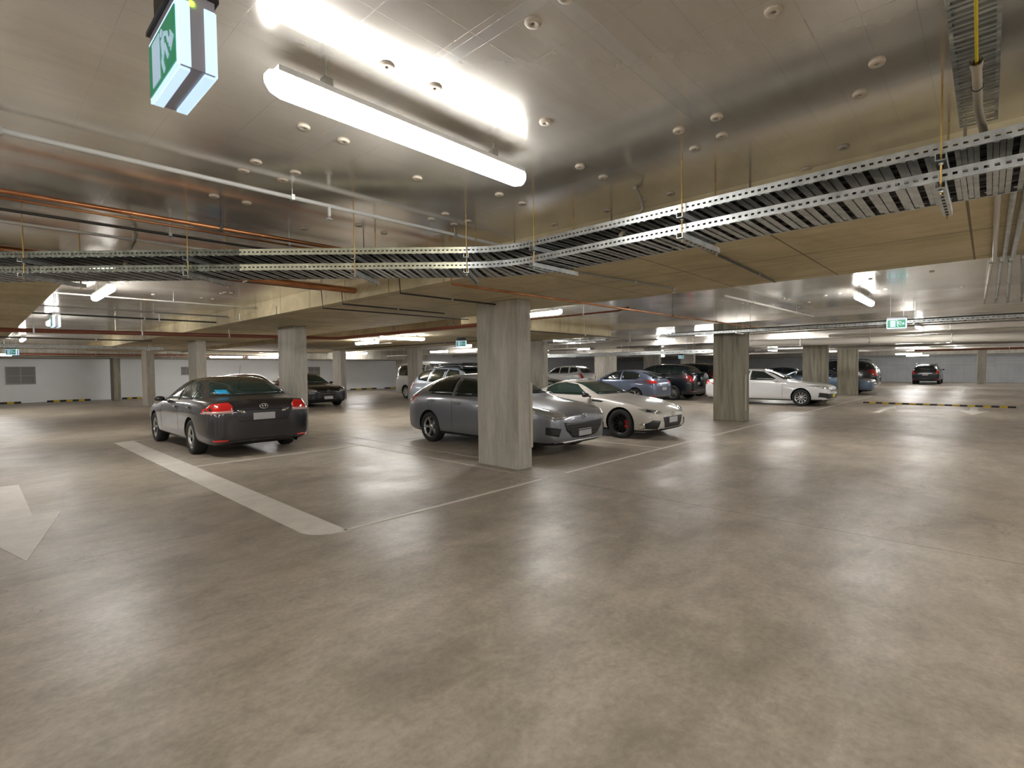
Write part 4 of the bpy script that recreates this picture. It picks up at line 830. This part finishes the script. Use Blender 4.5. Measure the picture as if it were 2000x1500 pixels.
def ex_sedan(r, bv, X, sx, sy, sz, T, paint):
    F = lambda pts: [(y*sy, z*sz) for y, z in pts]
    patch(bv, F([(.50, .80), (.88, .79), (.87, .835), (.50, .845)]), 'rear', 'paleens', 'tail_light_lower', r, mirror=True, eps=.012)
    patch(bv, F([(-.52, .845), (.52, .845), (.52, .832), (-.52, .832)]), 'rear', 'under', 'boot_recess', r, eps=.003)
    patch(bv, F([(-.45, .845), (-.33, .84), (-.30, .79), (-.36, .79)]), 'rear', 'chrome', 'garnish', r, eps=.010, mirror=True)
    patch(bv, F([(-.50, .80), (-.495, .80), (-.40, .64), (-.405, .64)]), 'rear', 'under', 'boot_gap', r, eps=.002, mirror=True); patch(bv, F([(-.40, .648), (.40, .648), (.40, .64), (-.40, .64)]), 'rear', 'under', 'boot_gap', r, eps=.002)
    a = X(3.55); z = 1.405*sz; tag(MB().tube([(a, 0, z), (a-.10, .0, z+.26)], .003, 'black', 5).build('aerial', r), 'thin black roof aerial')
    patch(bv, F([(-.36, 1.12), (-.54, 1.12), (-.55, 1.185), (-.36, 1.185)]), 'rear', 'sticker', 'window_sticker', r, eps=.012) if False else None
    tag(patch(bv, F([(.36, 1.12), (.56, 1.12), (.55, 1.19), (.36, 1.19)]), 'rear', 'sticker', 'window_sticker', r, eps=.014)[0], 'blue sticker in the rear window')
    m = MB(); x0 = X(4.84)
    for y in (.55, ): m.tube([(x0-.02, -y*sy, .235), (x0+.2, -y*sy, .235)], .03, 'chrome', 10, cap=False)
    m.build('exhaust_tip', r)
def ex_hatch_front(r, bv, X, sx, sy, sz, T, paint):
    pass
def ex_coupe(r, bv, X, sx, sy, sz, T, paint):
    F = lambda pts: [(y*sy, z*sz) for y, z in pts]
    patch(bv, F([(.50, .575), (.60, .57), (.62, .61), (.53, .615)]), 'front', 'chrome', 'headlight_lens', r, mirror=True, eps=.012); patch(bv, F([(.64, .585), (.74, .60), (.74, .64), (.66, .63)]), 'front', 'black', 'headlight_surround', r, mirror=True, eps=.012)
    patch(bv, F([(.80, .36), (.83, .36), (.81, .22), (.78, .22)]), 'front', 'chrome', 'inlet_fin', r, mirror=True, eps=.015)
def bolts(*a): pass
PI2 = PI/2
DG = carpaint('dark_grey', (.030, .028, .032)); GR = carpaint('steel_grey', (.21, .22, .25)); CR = carpaint('cream_white', (.50, .47, .42), .0, .4); SL = carpaint('silver_blue', (.30, .34, .40))
BK = carpaint('black', (.008, .009, .012), .3); WH = carpaint('white', (.62, .62, .62), 0, .35); PB = carpaint('pale_blue', (.13, .16, .24)); RD = carpaint('red', (.30, .02, .02), .2); DN = carpaint('dark_navy', (.012, .016, .022)); BL = carpaint('blue', (.03, .09, .22)); BG = carpaint('blue_grey', (.10, .15, .22))
car(SEDAN, (3.56, 12.69), PI2, 'dark grey four-door sedan seen from behind, parked left of the middle', DG, style='five', badge=('oval', .90, 'rear'), extras=(ex_sedan,), glass='glasst')
car(HATCH, (7.26, 7.72), -PI2, 'steel grey five-door hatchback half hidden by the foreground column', GR, style='five', front='smile', badge=('wing', .68, 'front'))
car(COUPE, (10.15, 7.39), -PI2, 'cream white two-door coupe with black wheels and red brake calipers', CR, style='black', front='coupe', badge=('flat', .52, 'front'), extras=(ex_coupe,), glass='glasst')
car(SUV, (10.65, 12.7), -PI2, 'silver-blue wagon with black roof bars behind the grey hatchback', SL, H=1.66, rails=True, roofbox=True, style='five')
car(VAN, (16.3, 22.4), -PI2, 'white van in the far middle, mostly hidden behind the silver wagon', WH, style='steel', detail=False)
car(SEDAN, (9.87, 23.3), -PI2, 'small black sedan facing this way between the two middle columns', BK, L=4.7, badge=('round', .68, 'front'), glass='glasst')
car(HATCH, (7.6, 23.4), -PI2, 'red car peeping over the roof of the dark grey sedan', RD, H=1.45, detail=False)
car(HATCH, (19.7, 12.9), PI2, 'pale blue hatchback seen from behind, beyond the cream coupe', PB, style='five')
car(SUV, (22.35, 12.45), PI2, 'dark four-wheel drive with a spare wheel on its tailgate', DN, H=1.70, spare=True, style='five', L=4.4)
car(SUV, (26.0, 12.9), PI2, 'black four-wheel drive between the spare-wheel car and the stained column', BK, H=1.76, detail=False)
car(SEDAN, (21.75, 6.85), -PI2, 'white sedan in side view right of the green-stained column', WH, style='ten', front='wide', plate='platey', L=4.88)
car(SUV, (27.6, 22.9), PI2, 'distant white four-wheel drive seen over the cream coupe roof', WH, H=1.72, style='steel')
car(HATCH, (21.8, 20.6), -PI2, 'dark green car in shadow left of the distant white four-wheel drive', carpaint('deep_green', (.012, .025, .022)), H=1.48, detail=False)
car(SEDAN, (31.2, 6.85), -PI2, 'blue-grey sedan split by a concrete column at right', BG, detail=False, badge=('flat', .66, 'front'))
car(HATCH, (38, 10.4), -PI2, 'bright blue car beyond the windscreen of the white sedan', BL, H=1.5, detail=False)
car(SUV, (34.9, 7.3), PI2, 'tall black four-wheel drive with its tail towards the long right aisle', BK, H=1.9, L=4.8, W=1.9, rails=True, detail=False)
car(SUV, (51.3, 3.75), 0, 'dark hatch-backed car alone at the far right before the grey wall', DN, H=1.66, rails=True, style='five')
